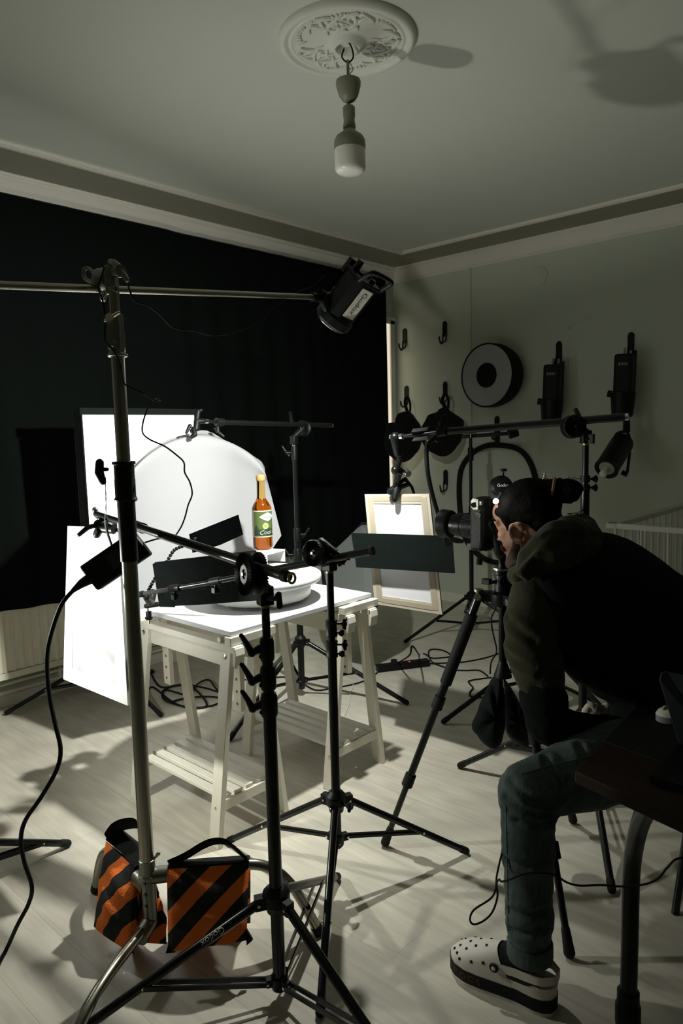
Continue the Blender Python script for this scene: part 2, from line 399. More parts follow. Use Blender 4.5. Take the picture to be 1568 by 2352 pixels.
# ceiling rose
MC = V((2.122, 1.87, ZC))
rl = MB()
rose = thing('ceiling_rose', 'round white plaster ceiling rose with leaf relief above the hanging bulb', 'ceiling rose', MC - V((0, 0, .03)))
plate = MB().lathe([(.255, .002), (.255, -.010), (.246, -.022), (.238, -.026), (.228, -.022), (.222, -.016), (.214, -.014), (.208, -.018), (.200, -.014), (.08, -.016), (.066, -.022), (.058, -.034), (.046, -.038), (.036, -.030), (.030, -.014), (.012, -.012), (.001, -.012), (.001, .002)], MC, n=72)
for k in range(6):
    a0 = k * PI / 3
    def pp(r, a, z=-.017): return MC + V((r * math.cos(a0 + a), r * math.sin(a0 + a), z))
    sg = 1 if k % 2 else -1
    def scroll(c_r, c_a, r0, turns, s):
        c = pp(c_r, c_a); return sm([c + V((math.cos(t * s + a0) * r0 * (1 - t / (turns * 1.15)), math.sin(t * s + a0) * r0 * (1 - t / (turns * 1.15)), 0)) for t in [turns * i / 9 for i in range(10)]], 3)
    rl.tube(scroll(.155, .12 * sg, .036, 6.2, sg), [.0072 - .004 * i / 27 for i in range(28)], 7)
    rl.tube(scroll(.125, .62 * sg, .028, 5.4, -sg), [.006 - .003 * i / 27 for i in range(28)], 7)
    rl.tube(sm([pp(.09, -.1 * sg), pp(.12, .05 * sg), pp(.15, .35 * sg), pp(.18, .6 * sg)], 5), [.003 + .005 * math.sin(PI * i / 15) for i in range(16)], 7)
    for j in range(4): 
        b = pp(.175 + .004 * j, .35 + .09 * j); rl.ell(b, (.012 - .0015 * j, .006, .005), M.Rotation(a0 + .4 * j, 3, 'Z'), 8, 6)
    for (r0_, a_0, r1_, a_1, r2_, a_2, w_) in ((.10, .75, .14, .95, .19, .85, .0065), (.12, 1.0, .16, 1.05, .185, 1.2, .006), (.085, .3, .105, .5, .12, .8, .0055), (.15, -.35, .175, -.2, .195, .05, .006), (.16, .55, .18, .70, .198, .92, .0055)):
        rl.tube(sm([pp(r0_, a_0 * sg), pp(r1_, a_1 * sg), pp(r2_, a_2 * sg)], 5), [.002 + w_ * math.sin(PI * i / 10) for i in range(11)], 7)
    for j in range(3): rl.ell(pp(.188, -.22 - .07 * j), (.006, .006, .005), None, 8, 6)
plate.add(rl.v, rl.f); obj('plate', plate, 'plaster', rose, smooth=50)

# hanging bulb
px_, py_ = MC.x, MC.y
lamp = thing('pendant_lamp', 'bare opal bulb hanging on a cord from the ceiling rose', 'lamp', (px_, py_, 2.475))
obj('hook', MB().tube(sm([(px_, py_, 2.95), (px_ + .012, py_ - .01, 2.925), (px_ + .015, py_ - .014, 2.89), (px_, py_, 2.872), (px_ - .016, py_ + .014, 2.89), (px_ - .008, py_ + .01, 2.92)], 5), .003, 8), 'black_plastic', lamp)
obj('cord', MB().cyl((px_, py_, 2.88), (px_, py_, 2.715), .0055, n=10).tube(sm([(px_ + .004, py_, 2.88), (px_ + .014, py_ - .012, 2.85), (px_ + .006, py_ - .004, 2.83), (px_ + .018, py_ - .016, 2.81)], 4), .0016, 6), 'lampgrey', lamp)
obj('canopy_cup', MB().lathe([(.001, .808), (.045, .808), (.047, .800), (.045, .785), (.036, .755), (.024, .738), (.012, .731), (.001, .731)], (px_, py_, 2), n=32), 'lampgrey', lamp, smooth=60)
obj('socket', MB().lathe([(.001, .718), (.018, .718), (.023, .712), (.023, .682), (.021, .678), (.021, .660), (.023, .654), (.024, .640), (.020, .634), (.001, .634)], (px_, py_, 2), n=28), 'lampgrey', lamp, smooth=40)
obj('bulb_base', MB().lathe([(.001, .640), (.019, .640), (.022, .632), (.030, .624), (.050, .610), (.058, .596), (.0595, .582), (.0595, .562), (.001, .562)], (px_, py_, 2), n=32), 'lampgrey', lamp, smooth=60)
obj('bulb', MB().lathe([(.001, .563), (.0585, .563), (.0585, .500), (.056, .488), (.048, .479), (.03, .474), (.001, .473)], (px_, py_, 2), n=32), 'bulb', lamp, smooth=60)

# ------------------------------------------------------------------ curtain: two drops with folds
def curtain(name, x0, x1, label, seed):
    mb = MB(); n = int((x1 - x0) / .012); rows = []
    for i in range(18):
        t = i / 17; row = []
        for j in range(n + 1):
            x = x0 + (x1 - .115 * t * (seed > 0) - x0) * j / n
            zb = .583 + .006 * math.sin(x * 9 + seed) + (.0 if x < 2.2 else 0)
            z = 2.838 * (1 - t) + zb * t
            amp = .010 + .016 * t
            y = 3.945 + .10 * (1 - t) ** 1.0 + (.012 if seed else 0) + (.0015 + .021 * t ** .6) * math.sin(x * 2 * PI / .21 + 2.2 * math.sin(x * 2.3 + seed)) * (.55 + .45 * math.sin(x * 1.7 + seed)) + .010 * t ** .5 * NZ.noise((x * 5, t * 1.5, seed))
            row.append((x, y, z))
        rows.append(row)
    mb.slab(rows, (0, .004, 0))
    return tag(obj(name, mb, 'curtain', smooth=80), label, 'curtain', 'black curtains on the back wall')
curtain('blackout_curtain', .2, 2.83, 'black blackout curtain drop on the left, hanging over the radiator', 0)
curtain('blackout_curtain', 2.795, 5.036, 'black blackout curtain drop on the right, reaching the room corner', 2)

# radiator
rad = thing('panel_radiator', 'cream ribbed panel radiator under the black curtain', 'radiator', (1.7, 4.05, 0))
rb = MB(); x0, x1 = .4, 3.1; rows = [[], []]; nx = int((x1 - x0) / .05)
pts = []
for k in range(nx):
    x = x0 + k * .05
    for dx, dy in ((0, 0), (.012, 0), (.018, .010), (.044, .010)): pts.append((x + dx, 3.992 + dy))
rows = [[(x, y, z) for x, y in pts] for z in (.235, .80)]
rb.slab(rows, (0, .004, 0)); rb.box(((x0 + x1) / 2, 4.0, .215), (x1 - x0, .022, .035)).box(((x0 + x1) / 2, 4.0, .815), (x1 - x0, .022, .035))
obj('front_panel', rb, 'radiator', rad, smooth=30)
obj('rear_panel', MB().box(((x0 + x1) / 2, 4.075, .52), (x1 - x0, .02, .6)), 'radiator', rad, smooth=0)
obj('top_grille', MB().box(((x0 + x1) / 2, 4.04, .838), (x1 - x0, .095, .012)), 'radiator', rad, smooth=0)
for x in (.8, 2.7): obj('foot_bracket', MB().box((x, 4.06, .10), (.04, .05, .2)), 'radiator', rad, smooth=0)
pip = thing('heating_pipes', 'pair of cream heating pipes along the back wall below the radiator', 'pipe', (2, 4.06, .09))
for z in (.095, .145): obj('pipe', MB().cyl((.0, 4.085, z), (4.9, 4.085, z), .011, n=10), 'radiator', pip)
for x in (.6, 1.9, 3.2, 4.5): obj('pipe_clip', MB().box((x, 4.10, .12), (.02, .05, .09)), 'radiator', pip, smooth=0)

# small round cover and wire stub on the right wall
tag(obj('wall_cover', MB().lathe([(.072, 0), (.072, .006), (.066, .009), (.001, .009)], (RX, 2.704, 2.672), (-1, 0, 0), 36), 'wall'), 'round painted junction cover high on the right wall', 'junction cover')
tag(obj('wire_stub', MB().tube(sm([(RX, 2.285, 2.29), (RX - .02, 2.31, 2.30), (RX - .012, 2.36, 2.285), (RX - .02, 2.40, 2.28), (RX - .01, 2.45, 2.262), (RX - .004, 2.45, 2.23)], 6), .0035, 6), 'wall'), 'short painted wire end sticking out of the right wall', 'wire')

# stair railing on the right
rail = thing('stair_railing', 'white stair railing with thin balusters by the right wall', 'railing', (4.0, 1.6, 0))
RC = V((3.985, 1.6, .95))
obj('handrail', MB().beam(RC + V((-.03, 0, 0)), RC + V((1.24, .005, 0)), .06, .03, (0, 1, 0)), 'whiteplastic', rail, smooth=0, bevel=.004)
obj('handrail', MB().beam(RC + V((-.005, .03, 0)), RC + V((-.11, -1.6, 0)), .035, .03, (1, 0, 0)), 'whiteplastic', rail, smooth=0, bevel=.004)
for k in range(11): obj('baluster', MB().cyl((RC.x + .05 + k * .115, RC.y, 0), (RC.x + .05 + k * .115, RC.y, .94), .0075, n=8), 'whiteplastic', rail)
for k in range(11): obj('baluster', MB().cyl((RC.x - .01 - k * .0085, RC.y - .02 - k * .146, 0), (RC.x - .01 - k * .0099, RC.y - .02 - k * .146, .94), .008, n=8), 'whiteplastic', rail)
# ================================================================== LIGHT STANDS
def dirxy(a, b): d = V((b[0] - a[0], b[1] - a[1], 0)); return d.normalized()
def knob(mb, c, axis, r=.012, stem=.03):
    c, a = V(c), V(axis).normalized(); mb.cyl(c, c + a * stem, .004, n=8)
    x, y, _ = basis(a); e = c + a * stem
    for k in range(3):
        t = 2 * PI * k / 3; mb.cap(e + a * .008, e + a * .010 + (x * math.cos(t) + y * math.sin(t)) * r, .0065, .006, 8)
    mb.cyl(e, e + a * .018, .008, n=10); return mb
def wing(mb, c, axis, span, r=.006):   # lever handle
    c, a, s = V(c), V(axis).normalized(), V(span); mb.cyl(c, c + a * .03, .009, .011, 12)
    mb.cap(c + a * .024, c + a * .028 + s, r, r * .75, 8); mb.cap(c + a * .024, c + a * .02 - s * .55, r, r * .7, 8); return mb
def legs(root, base, hubz, conz, feet, leg_r=.011, brace='single', frac=.55, mt='black_gloss', hub_r=.032, foot='rubber'):
    b = V((base[0], base[1], 0))
    h = MB(); h.lathe([(.016, -.035), (hub_r * .72, -.035), (hub_r * .8, -.02), (hub_r, -.012), (hub_r, .018), (hub_r * .75, .028), (.019, .034), (.016, .034)], b + V((0, 0, hubz)), n=24)
    for f in feet: h.beam(b + V((0, 0, hubz - .004)), b + V((0, 0, hubz - .006)) + dirxy(base, f) * (hub_r + .022), .024, .034, (0, 0, 1).__class__((0, 0, 1)) if 0 else dirxy(base, f).cross(V((0, 0, 1))))
    ho = obj('hub', h, 'black_plastic', root)
    cn = MB(); cn.lathe([(.014, -.022), (.021, -.022), (.023, -.01), (.023, .012), (.014, .016)], b + V((0, 0, conz)), n=20)
    for f in feet: cn.beam(b + V((0, 0, conz)), b + V((0, 0, conz)) + dirxy(base, f) * .036, .02, .022, dirxy(base, f).cross(V((0, 0, 1))))
    obj('brace_collar', cn, 'black_plastic', root)
    scw = MB()
    for f in feet:
        d = dirxy(base, f); s = d.cross(V((0, 0, 1)))
        p0 = b + d * (hub_r + .012) + V((0, 0, hubz - .008)); p1 = V((f[0], f[1], leg_r + .001))
        lo = obj('leg', MB().cyl(p0, p1, leg_r, n=14), mt, root)
        obj('foot_cap', MB().cap(p1 + (p0 - p1).normalized() * .03, p1 + (p0 - p1).normalized() * .004, leg_r * 1.12, leg_r * 1.12), foot, lo)
        q0 = b + d * .033 + V((0, 0, conz)); q1 = p0.lerp(p1, frac)
        br = MB()
        if brace == 'single': br.beam(q0, q1, .006, .017, s); br.beam(q0, q1, .016, .005, s)
        else:
            for o in (-.011, .011): br.beam(q0 + s * o, q1 + s * o * 1.1, .005, .013, s)
        obj('brace', br, mt, root)
        for q in (q0, q1, p0): scw.cyl(q - s * .0145, q + s * .0145, .004, n=8)
    obj('rivets', scw, 'bright', root)
def boomhead(root, c, axis, r, armdir, name='grip_head', face=.016, arm_r=.012, bz=None):
    c, a = V(c), V(axis).normalized(); x, y, _ = basis(a); mb = MB(); n = 80
    def disc(o, sgn):
        prof = [(.001, 0), (.012, 0), (.012, .003), (.022, .004), (r * .52, .002), (r * .55, .006), (r * .96, .006), (r, .002), (r, -.006), (r * .7, -.014), (.02, -.018), (.001, -.018)]
        vs = []; fs = []
        for rr, h in prof:
            for j in range(n):
                t = 2 * PI * j / n; k = h + (.0022 * (1 if j % 2 else -1) if r * .54 < rr < r * 1.01 and h > 0 else 0)
                vs.append(o + a * (k * sgn) + (x * math.cos(t) + y * math.sin(t)) * rr)
        for i in range(len(prof) - 1):
            for j in range(n): fs.append((i * n + j, i * n + (j + 1) % n, (i + 1) * n + (j + 1) % n, (i + 1) * n + j))
        mb.add(vs, fs)
    disc(c + a * face, 1); disc(c - a * face, -1)
    mb.cyl(c - a * face, c + a * face, r * .62, n=24)
    o = obj(name, mb, 'black_plastic', root, smooth=20)
    obj('bolt', MB().cyl(c + a * (face + .002), c + a * (face + .0075), .0048, n=6), 'cast', o)
    if bz: 
        b = V(bz); nk = MB().box(b + V((0, 0, -.004)), (.036, .036, .05), M.Rotation(math.atan2(a.y, a.x), 3, 'Z')); nk.cyl(b + V((0, 0, .012)), c, .017, n=14)
        obj('neck', nk, 'black_plastic', root, bevel=.004)
        obj('neck_ring', MB().cyl(b + V((0, 0, -.035)), b + V((0, 0, -.028)), .0125, n=16), 'brass', root)
    return o
BLK = 'black tripod light stands'

# ---- front stand: pole right beside the tilted boom in front of the table
sb = (1.165, 1.345)
F = thing('boom_stand', "black boom stand nearest the camera, crossbar over the table's left side", 'light stand', (*sb, 0), BLK)
zt = VZ(*sb, 1395)
fd = V((1.643, 1.579, 0)) - V((*sb, 0)); ang = math.atan2(fd.y, fd.x); L_ = fd.length
ft = [(sb[0] + L_ * math.cos(ang + k * 2 * PI / 3), sb[1] + L_ * math.sin(ang + k * 2 * PI / 3)) for k in range(3)]
legs(F, sb, VZ(*sb, 2062), VZ(*sb, 2250), ft, .0125, 'double', .62, hub_r=.036)
zc1, zc2, zc3 = VZ(*sb, 1618), VZ(*sb, 1556), VZ(*sb, 1490)
obj('pole', MB().cyl((*sb, VZ(*sb, 2262)), (*sb, zc1), .0172, n=20), 'black_gloss', F)
obj('pole', MB().cyl((*sb, zc1), (*sb, zc3), .0145, n=20), 'black_gloss', F)
obj('pole', MB().cyl((*sb, zc3), (*sb, zt), .0105, n=20), 'black_gloss', F)
for z, r in ((zc1, .022), (zc2, .0205), (zc3, .0185)):
    cm = MB().lathe([(.011, -.03), (r * .92, -.03), (r, -.022), (r, .018), (r * .86, .030), (.011, .030)], (*sb, z), n=22); co = obj('collar', cm, 'black_plastic', F)
    a = (-RT + V((0, 0, -.0))).normalized()
    w = MB(); w.cap(V((*sb, z)) + a * r, V((*sb, z - .012)) + a * (r + .022), .011, .009, 10); w.limb([V((*sb, z - .012)) + a * (r + .02), V((*sb, z + .012)) + a * (r + .032), V((*sb, z + .034)) + a * (r + .045)], [.010, .0075, .006], 10)
    w.cyl(V((*sb, z - .018)) + a * (r - .004) - FW * .012, V((*sb, z - .018)) + a * (r - .004) + FW * .012, .006, n=10)
    obj('lever', w, 'black_plastic', co)
# its grip head and crossbar
ax = -RT * .86 - FW * .5
boomhead(F, P(577, 1318, 1.70), ax, .052, None, bz=(sb[0], sb[1], zt + .035), arm_r=.013)
a0, a1 = P(652, 1322, 1.60), P(310, 1208, 2.22); a2 = P(222, 1180, 2.44)
obj('crossbar', MB().cyl(a0, a1, .0125, n=16), 'black_gloss', F)
obj('inner_tube', MB().cyl(a1, a2, .009, n=14), 'black_gloss', F)
obj('collar', MB().cyl(P(330, 1214, 2.19), P(306, 1206, 2.23), .0165, n=16), 'black_plastic', F)
ec = MB().cyl(a0, a0 + (a0 - a1).normalized() * .016, .0145, .0125, n=16); obj('end_cap', ec, 'rubber', F)
e0 = a0 + (a0 - a1).normalized() * .03; x_, y_, _z = basis(FW)
obj('end_ring', MB().tube([e0 + (RT * math.cos(t) * .7 + UP * math.sin(t)) * .011 for t in [2 * PI * i / 20 for i in range(20)]], .003, 8, closed=True), 'brass', F)
kb = MB().limb([P(617, 1375, 1.76), P(632, 1375, 1.75), P(640, 1365, 1.745), P(642, 1392, 1.745)], [.004, .006, .007, .008], 10); obj('knob', kb, 'black_plastic', F)

# ---- middle stand: tall pole right of it, disc head facing the camera
sb = (1.594, 1.529)
Mi = thing('boom_stand', 'black boom stand with a ribbed disc head before the right end of the table', 'light stand', (*sb, 0), BLK)
ft = [tuple(G(525, 1938).xy), tuple(G(1072, 1963).xy), tuple(G(735, 2340).xy)]
legs(Mi, sb, VZ(*sb, 1838), VZ(*sb, 1925), ft, .0115, 'single', .60)
zt = VZ(*sb, 1312); zc = VZ(*sb, 1475)
obj('pole', MB().cyl((*sb, VZ(*sb, 1945)), (*sb, zc), .0145, n=18), 'black_gloss', Mi)
obj('pole', MB().cyl((*sb, zc), (*sb, zt), .0115, n=18), 'black_gloss', Mi)
for py in (1442, 1490):
    z = VZ(*sb, py); r = .019
    co = obj('collar', MB().lathe([(.011, -.024), (r, -.026), (r, -.020), (r * .94, -.018), (r * .94, .018), (r, .020), (r, .026), (.011, .026)], (*sb, z), n=22), 'black_plastic', Mi)
    obj('knob', knob(knob(MB(), V((*sb, z + .014)) + RT * .016, RT, .014, .016), V((*sb, z - .016)) + RT * .014, RT, .006, .008), 'black_plastic', co)
kn = knob(MB(), V((*sb, VZ(*sb, 1842))) + RT * .02 - FW * .02, RT * .7 - FW * .5, .012, .02); obj('hub_knob', kn, 'black_plastic', Mi)
dirM = (P(330, 1362, 2.56) - P(850, 1266, 2.12)).normalized()
axM = -RT * .64 - FW * .76; hc = P(722, 1268, 2.16)
boomhead(Mi, P(727, 1270, 2.18), axM, .0405, None, bz=(sb[0], sb[1], zt + .03))
b0, b1, b2, b3 = P(850, 1266, 2.10), P(600, 1314, 2.31), P(482, 1338, 2.42), P(328, 1364, 2.58)
obj('crossbar', MB().cyl(b0, b1, .0115, n=16), 'black_gloss', Mi)
obj('inner_tube', MB().cyl(b1, b2, .0095, n=14).cyl(b2, b3, .0080, n=14), 'black_gloss', Mi)
obj('end_cap', MB().cyl(b0, b0 + (b0 - b1).normalized() * .01, .0135, n=16), 'rubber', Mi)
obj('end_cap', MB().cap(b3, b3 + dirM * .012, .0115, .0115), 'rubber', Mi)
for q in (P(495, 1335, 2.41), P(402, 1351, 2.50)):
    co = obj('collar', MB().cyl(q - dirM * .022, q + dirM * .022, .0135, n=14), 'black_plastic', Mi)
    obj('knob', MB().cyl(q, q - UP * .024, .005, n=8).box(q - UP * .03, (.022, .02, .02)), 'black_plastic', co, bevel=.003)
obj('neck_lever', wing(MB(), V((*sb, zt + .03)) + RT * .018, RT, UP * .018 + RT * .012, .008), 'black_plastic', Mi)
obj('handle', MB().limb([P(738, 1245, 2.20), P(775, 1272, 2.16), P(800, 1283, 2.14)], [.014, .010, .006], 10), 'black_plastic', Mi)

# ---- back stand holding the diffusion sheet
sb = (2.768, 2.903)
Bk = thing('boom_stand', 'black boom stand behind the table with its bar clamped to the white diffusion sheet', 'light stand', (*sb, 0), BLK)
ft = [tuple(G(935, 1620).xy), tuple(G(528, 1703).xy), (3.02, 3.42)]
legs(Bk, sb, VZ(*sb, 1472), VZ(*sb, 1560), ft, .013, 'single', .5)
zt = VZ(*sb, 1030); zm = VZ(*sb, 1240)
obj('pole', MB().cyl((*sb, .05), (*sb, zm), .0185, n=18), 'black_gloss', Bk)
obj('pole', MB().cyl((*sb, zm), (*sb, zt), .0130, n=18), 'black_gloss', Bk)
for py, r in ((1275, .024), (1228, .02), (1040, .018)):
    z = VZ(*sb, py); co = obj('collar', MB().lathe([(.012, -.04), (r, -.04), (r, .03), (r * .85, .04), (.012, .04)], (*sb, z), n=20), 'black_plastic', Bk)
    s_ = -1 if py > 1250 or py < 1100 else 1
    obj('lever', wing(MB(), V((*sb, z)) + RT * r * s_, RT * s_, UP * .035 + RT * s_ * .02, .007), 'black_plastic', co)
hz = P(696, 984, 4.0)
boomhead(Bk, hz, -RT * .5 - FW * .8, .043, None, bz=(sb[0], sb[1], zt + .05))
k0, k1, k2 = P(760, 977, 4.12), P(505, 970, 3.64), P(470, 967, 3.56)
obj('crossbar', MB().cyl(k0, k1, .0135, n=14), 'black_gloss', Bk)
obj('inner_tube', MB().cyl(k1, k2, .009, n=12), 'black_gloss', Bk)
obj('end_ring', MB().cyl(k0, k0 + (k0 - k1).normalized() * .012, .011, n=14), 'bright', Bk)
obj('tip', MB().cyl(k2 + (k1 - k2).normalized() * .02, k2 - (k1 - k2).normalized() * .02, .012, n=12), 'bright', Bk)
co = obj('collar', MB().cyl(P(512, 970, 3.65), P(496, 969, 3.62), .021, n=14), 'black_plastic', Bk)
obj('lever', wing(MB(), P(500, 980, 3.62), -UP, RT * .03 - UP * .02, .008), 'black_plastic', co)
obj('handle', MB().cap(P(670, 972, 4.02), P(666, 948, 4.05), .012, .010), 'black_plastic', Bk)
hc_ = thing('clamp_head', 'black articulated clamp gripping the top of the diffusion sheet', 'clamp', P(440, 1000, 3.5))
ja = MB().limb([P(468, 967, 3.55), P(452, 968, 3.53), P(450, 985, 3.52), P(441, 990, 3.52)], [.012, .016, .014, .012], 12)
ja.limb([P(452, 962, 3.53), P(455, 945, 3.53), P(462, 942, 3.53)], [.014, .012, .008], 10)
obj('joint', ja, 'black_plastic', hc_)
obj('jaw', MB().limb([P(444, 985, 3.51), P(447, 998, 3.50), P(441, 1003, 3.50)], [.012, .013, .010], 10).limb([P(436, 978, 3.51), P(428, 994, 3.50)], [.010, .007], 10), 'black_plastic', hc_)

# ---- right stand, boom over the photographer's head
sb = (2.632, 1.165)
Rt = thing('boom_stand', 'black boom stand behind the man, its long bar reaching left above his head', 'light stand', (*sb, 0), BLK)
ft = [tuple(G(1055, 1765).xy), tuple(G(1405, 2055).xy)]; c_ = V((*sb, 0)); v0 = V((*ft[0], 0)) - c_; a3 = math.atan2(v0.y, v0.x) - 2 * PI / 3
ft.append((sb[0] + .55 * math.cos(a3), sb[1] + .55 * math.sin(a3)))
legs(Rt, sb, VZ(*sb, 1648), VZ(*sb, 1745), ft, .0125, 'double', .55)
zt = VZ(*sb, 1018); zm = VZ(*sb, 1112)
obj('pole', MB().cyl((*sb, VZ(*sb, 1765)), (*sb, zm), .0165, n=18), 'black_gloss', Rt)
obj('pole', MB().cyl((*sb, zm), (*sb, zt), .0118, n=18), 'black_gloss', Rt)
for py in (1100, 1120):
    z = VZ(*sb, py); co = obj('collar', MB().cyl((*sb, z - .012), (*sb, z + .012), .018, n=18), 'black_plastic', Rt)
    obj('knob', knob(MB(), V((*sb, z)) + RT * .016, RT, .010, .012), 'black_plastic', co)
axR = V((-.68, -.72, .06)); hcR = P(1316, 980, 2.64)
boomhead(Rt, hcR, axR, .043, None, bz=(sb[0], sb[1], zt + .028))
r0, r1, r2 = P(1436, 958, 2.56), P(1022, 991, 2.93), P(918, 1003, 3.04)
obj('crossbar', MB().cyl(r0, r1, .0145, n=16), 'black_gloss', Rt)
obj('inner_tube', MB().cyl(r1, r2, .0085, n=14), 'black_gloss', Rt)
obj('end_ring', MB().cyl(r0, r0 + (r0 - r1).normalized() * .01, .013, n=16), 'bright', Rt)
obj('neck_knob', MB().cyl(P(1345, 1010, 2.66), P(1352, 1008, 2.66), .005, n=8).box(P(1358, 1008, 2.66), (.018, .02, .036)), 'black_plastic', Rt, bevel=.004)
obj('handle', MB().cap(P(1331, 962, 2.68), P(1322, 942, 2.70), .010, .009), 'black_plastic', Rt)
co = obj('collar', MB().cyl(P(1005, 992, 2.94), P(1025, 990, 2.92), .021, n=14), 'black_plastic', Rt)
obj('lever', wing(MB(), P(1012, 985, 2.92), UP, RT * .015 + UP * .03, .007), 'black_plastic', co)
obj('gripper', MB().prism([P(948, 985, 2.98), P(985, 980, 2.96), P(980, 988, 2.96), P(944, 993, 2.98)], FW * .02).prism([P(950, 1006, 2.98), P(984, 1001, 2.96), P(980, 1010, 2.96), P(946, 1013, 2.98)], FW * .02), 'black_plastic', Rt, smooth=0)
obj('tip', MB().cyl(P(925, 1002, 3.03), P(914, 1004, 3.045), .013, n=12).cyl(P(896, 1003, 3.06), P(904, 1006, 3.05), .010, n=10), 'bright', Rt)

# articulated arm hanging the reflector frame
ar = thing('articulated_arm', 'black jointed clamp arm holding the cream-edged reflector frame from the long bar', 'clamp arm', P(905, 1140, 3.2))
pts = [P(908, 1005, 3.05), P(914, 1040, 3.08), P(917, 1058, 3.11), P(908, 1080, 3.14), P(918, 1083, 3.15), P(911, 1105, 3.18), P(905, 1125, 3.20)]
obj('arm_segment', MB().limb([pts[0], pts[1]], [.024, .021], 12).limb([pts[1], pts[2], pts[3]], [.016, .013, .013], 10), 'black_metal', ar)
obj('arm_segment', MB().limb([pts[4], pts[5], pts[6]], [.014, .013, .012], 10), 'black_metal', ar)
obj('joint', MB().ell(pts[3], (.020,) * 3).ell(pts[4], (.019,) * 3).cyl(pts[4], P(936, 1085, 3.13), .008, n=10), 'black_gloss', ar)
obj('knob', MB().cyl(P(931, 1084, 3.13), P(938, 1089, 3.11), .015, n=12), 'bright', ar)
obj('jaw', MB().limb([P(897, 1128, 3.21), P(911, 1122, 3.20), P(906, 1146, 3.19)], [.018, .021, .016], 12).limb([P(911, 1122, 3.20), P(936, 1113, 3.20)], [.012, .010], 8).limb([P(914, 1112, 3.2), P(930, 1100, 3.2), P(945, 1118, 3.22), P(950, 1132, 3.22)], [.010, .009, .007, .006], 8), 'black_plastic', ar)

# ---- thin stand with a short bar near the right wall
sb = (4.50, 2.86)
Wt = thing('light_stand', 'thin black light stand near the right wall, short bar on top', 'light stand', (*sb, 0), BLK)
ft = [tuple(G(930, 1478).xy)]; v0 = V((ft[0][0] - sb[0], ft[0][1] - sb[1], 0)); a_ = math.atan2(v0.y, v0.x)
ft += [(sb[0] + .56 * math.cos(a_ + 2.1), sb[1] + .56 * math.sin(a_ + 2.1)), (sb[0] + .56 * math.cos(a_ - 2.1), sb[1] + .56 * math.sin(a_ - 2.1))]
legs(Wt, sb, VZ(*sb, 1368), VZ(*sb, 1430), ft, .012, 'single', .53, hub_r=.036)
zt = VZ(*sb, 1006)
obj('pole', MB().cyl((*sb, .05), (*sb, .95), .0165, n=16), 'black_gloss', Wt)
obj('pole', MB().cyl((*sb, .95), (*sb, zt), .012, n=16), 'black_gloss', Wt)
co = obj('collar', MB().cyl((*sb, VZ(*sb, 1058)), (*sb, VZ(*sb, 1028)), .021, n=16), 'black_plastic', Wt)
obj('spigot', MB().cyl((*sb, zt), (*sb, zt + .05), .006, n=10), 'brass', Wt)
w0, w1 = PXX(1060, 1003, 4.55), P(1190, 994, 5.25)
obj('crossbar', MB().cyl(w0, w1, .014, n=12).box(V((*sb, zt + .05)), (.08, .05, .035)), 'black_gloss', Wt)
obj('knob', MB().cyl(P(1168, 998, 5.2), P(1188, 992, 5.2), .034, n=14), 'black_plastic', Wt)

# ---- short empty stand behind the man
sb = (3.36, 1.70)
Es = thing('light_stand', 'short black light stand behind the man, bare spigot beside his hair bun', 'light stand', (*sb, 0), BLK)
ft = [tuple(G(1017, 1664).xy)]; v0 = V((ft[0][0] - sb[0], ft[0][1] - sb[1], 0)); a_ = math.atan2(v0.y, v0.x)
ft += [(sb[0] + .54 * math.cos(a_ + 2.1), sb[1] + .54 * math.sin(a_ + 2.1)), (sb[0] + .54 * math.cos(a_ - 2.1), sb[1] + .54 * math.sin(a_ - 2.1))]
legs(Es, sb, .36, .21, ft, .0125, 'single', .55)
zt = VZ(*sb, 1100)
obj('pole', MB().cyl((*sb, .12), (*sb, .9), .0165, n=16), 'black_gloss', Es)
obj('pole', MB().cyl((*sb, .9), (*sb, zt), .0125, n=16), 'black_gloss', Es)
obj('spigot', MB().lathe([(.001, 0), (.017, 0), (.017, .015), (.007, .017), (.007, .030), (.0045, .032), (.0045, .045), (.001, .046)], (*sb, zt - .01), n=14), 'bright', Es)

# ---- heavy steel stand with the overhead lamp
sb = (1.027, 1.742)
Cs = thing('steel_boom_stand', 'tall brushed steel boom stand with curved tube legs on the left', 'light stand', (*sb, 0))
def zz(py): return VZ(*sb, py)
obj('pole', MB().cyl((*sb, zz(2010)), (*sb, zz(1160)), .0205, n=24), 'chrome', Cs)
lab(obj('pole_sleeve', MB().cyl((*sb, zz(1288)), (*sb, zz(1148)), .0238, n=24), 'black_metal', Cs), 'black sleeve')
lab(obj('locking_collar', MB().lathe([(.02, -.055), (.029, -.055), (.031, -.050), (.029, -.045), (.0275, -.042), (.0275, .004), (.0268, .006), (.0268, .044), (.031, .046), (.031, .053), (.02, .054)], (*sb, zz(1105)), n=28), 'black_metal', Cs), 'black collar')
obj('riser', MB().cyl((*sb, zz(1064)), (*sb, zz(805)), .0182, n=22), 'chrome', Cs)
obj('riser', MB().cyl((*sb, zz(810)), (*sb, zz(660)), .0138, n=20), 'chrome', Cs)
z1, z2 = zz(820), zz(722)
cl = MB().lathe([(.016, 0), (.026, 0), (.028, .006), (.022, .010), (.0215, .05), (.020, z2 - z1), (.013, z2 - z1)], (*sb, z1), n=24)
rz = M.Rotation(math.atan2(FW.y, FW.x), 3, 'Z'); cl.box(V((*sb, z1 + .062)) - FW * .012, (.028, .034, .09), rz); cl.cyl(V((*sb, z1 + .03)) - FW * .022, V((*sb, z1 + .03)) - FW * .030, .010, n=14)
ko = obj('clamp_collar', cl, 'cast', Cs, bevel=.002)
obj('lever', wing(MB(), V((*sb, zz(740))) - FW * .022, -FW, RT * .024 + UP * .012, .006), 'bright', ko)
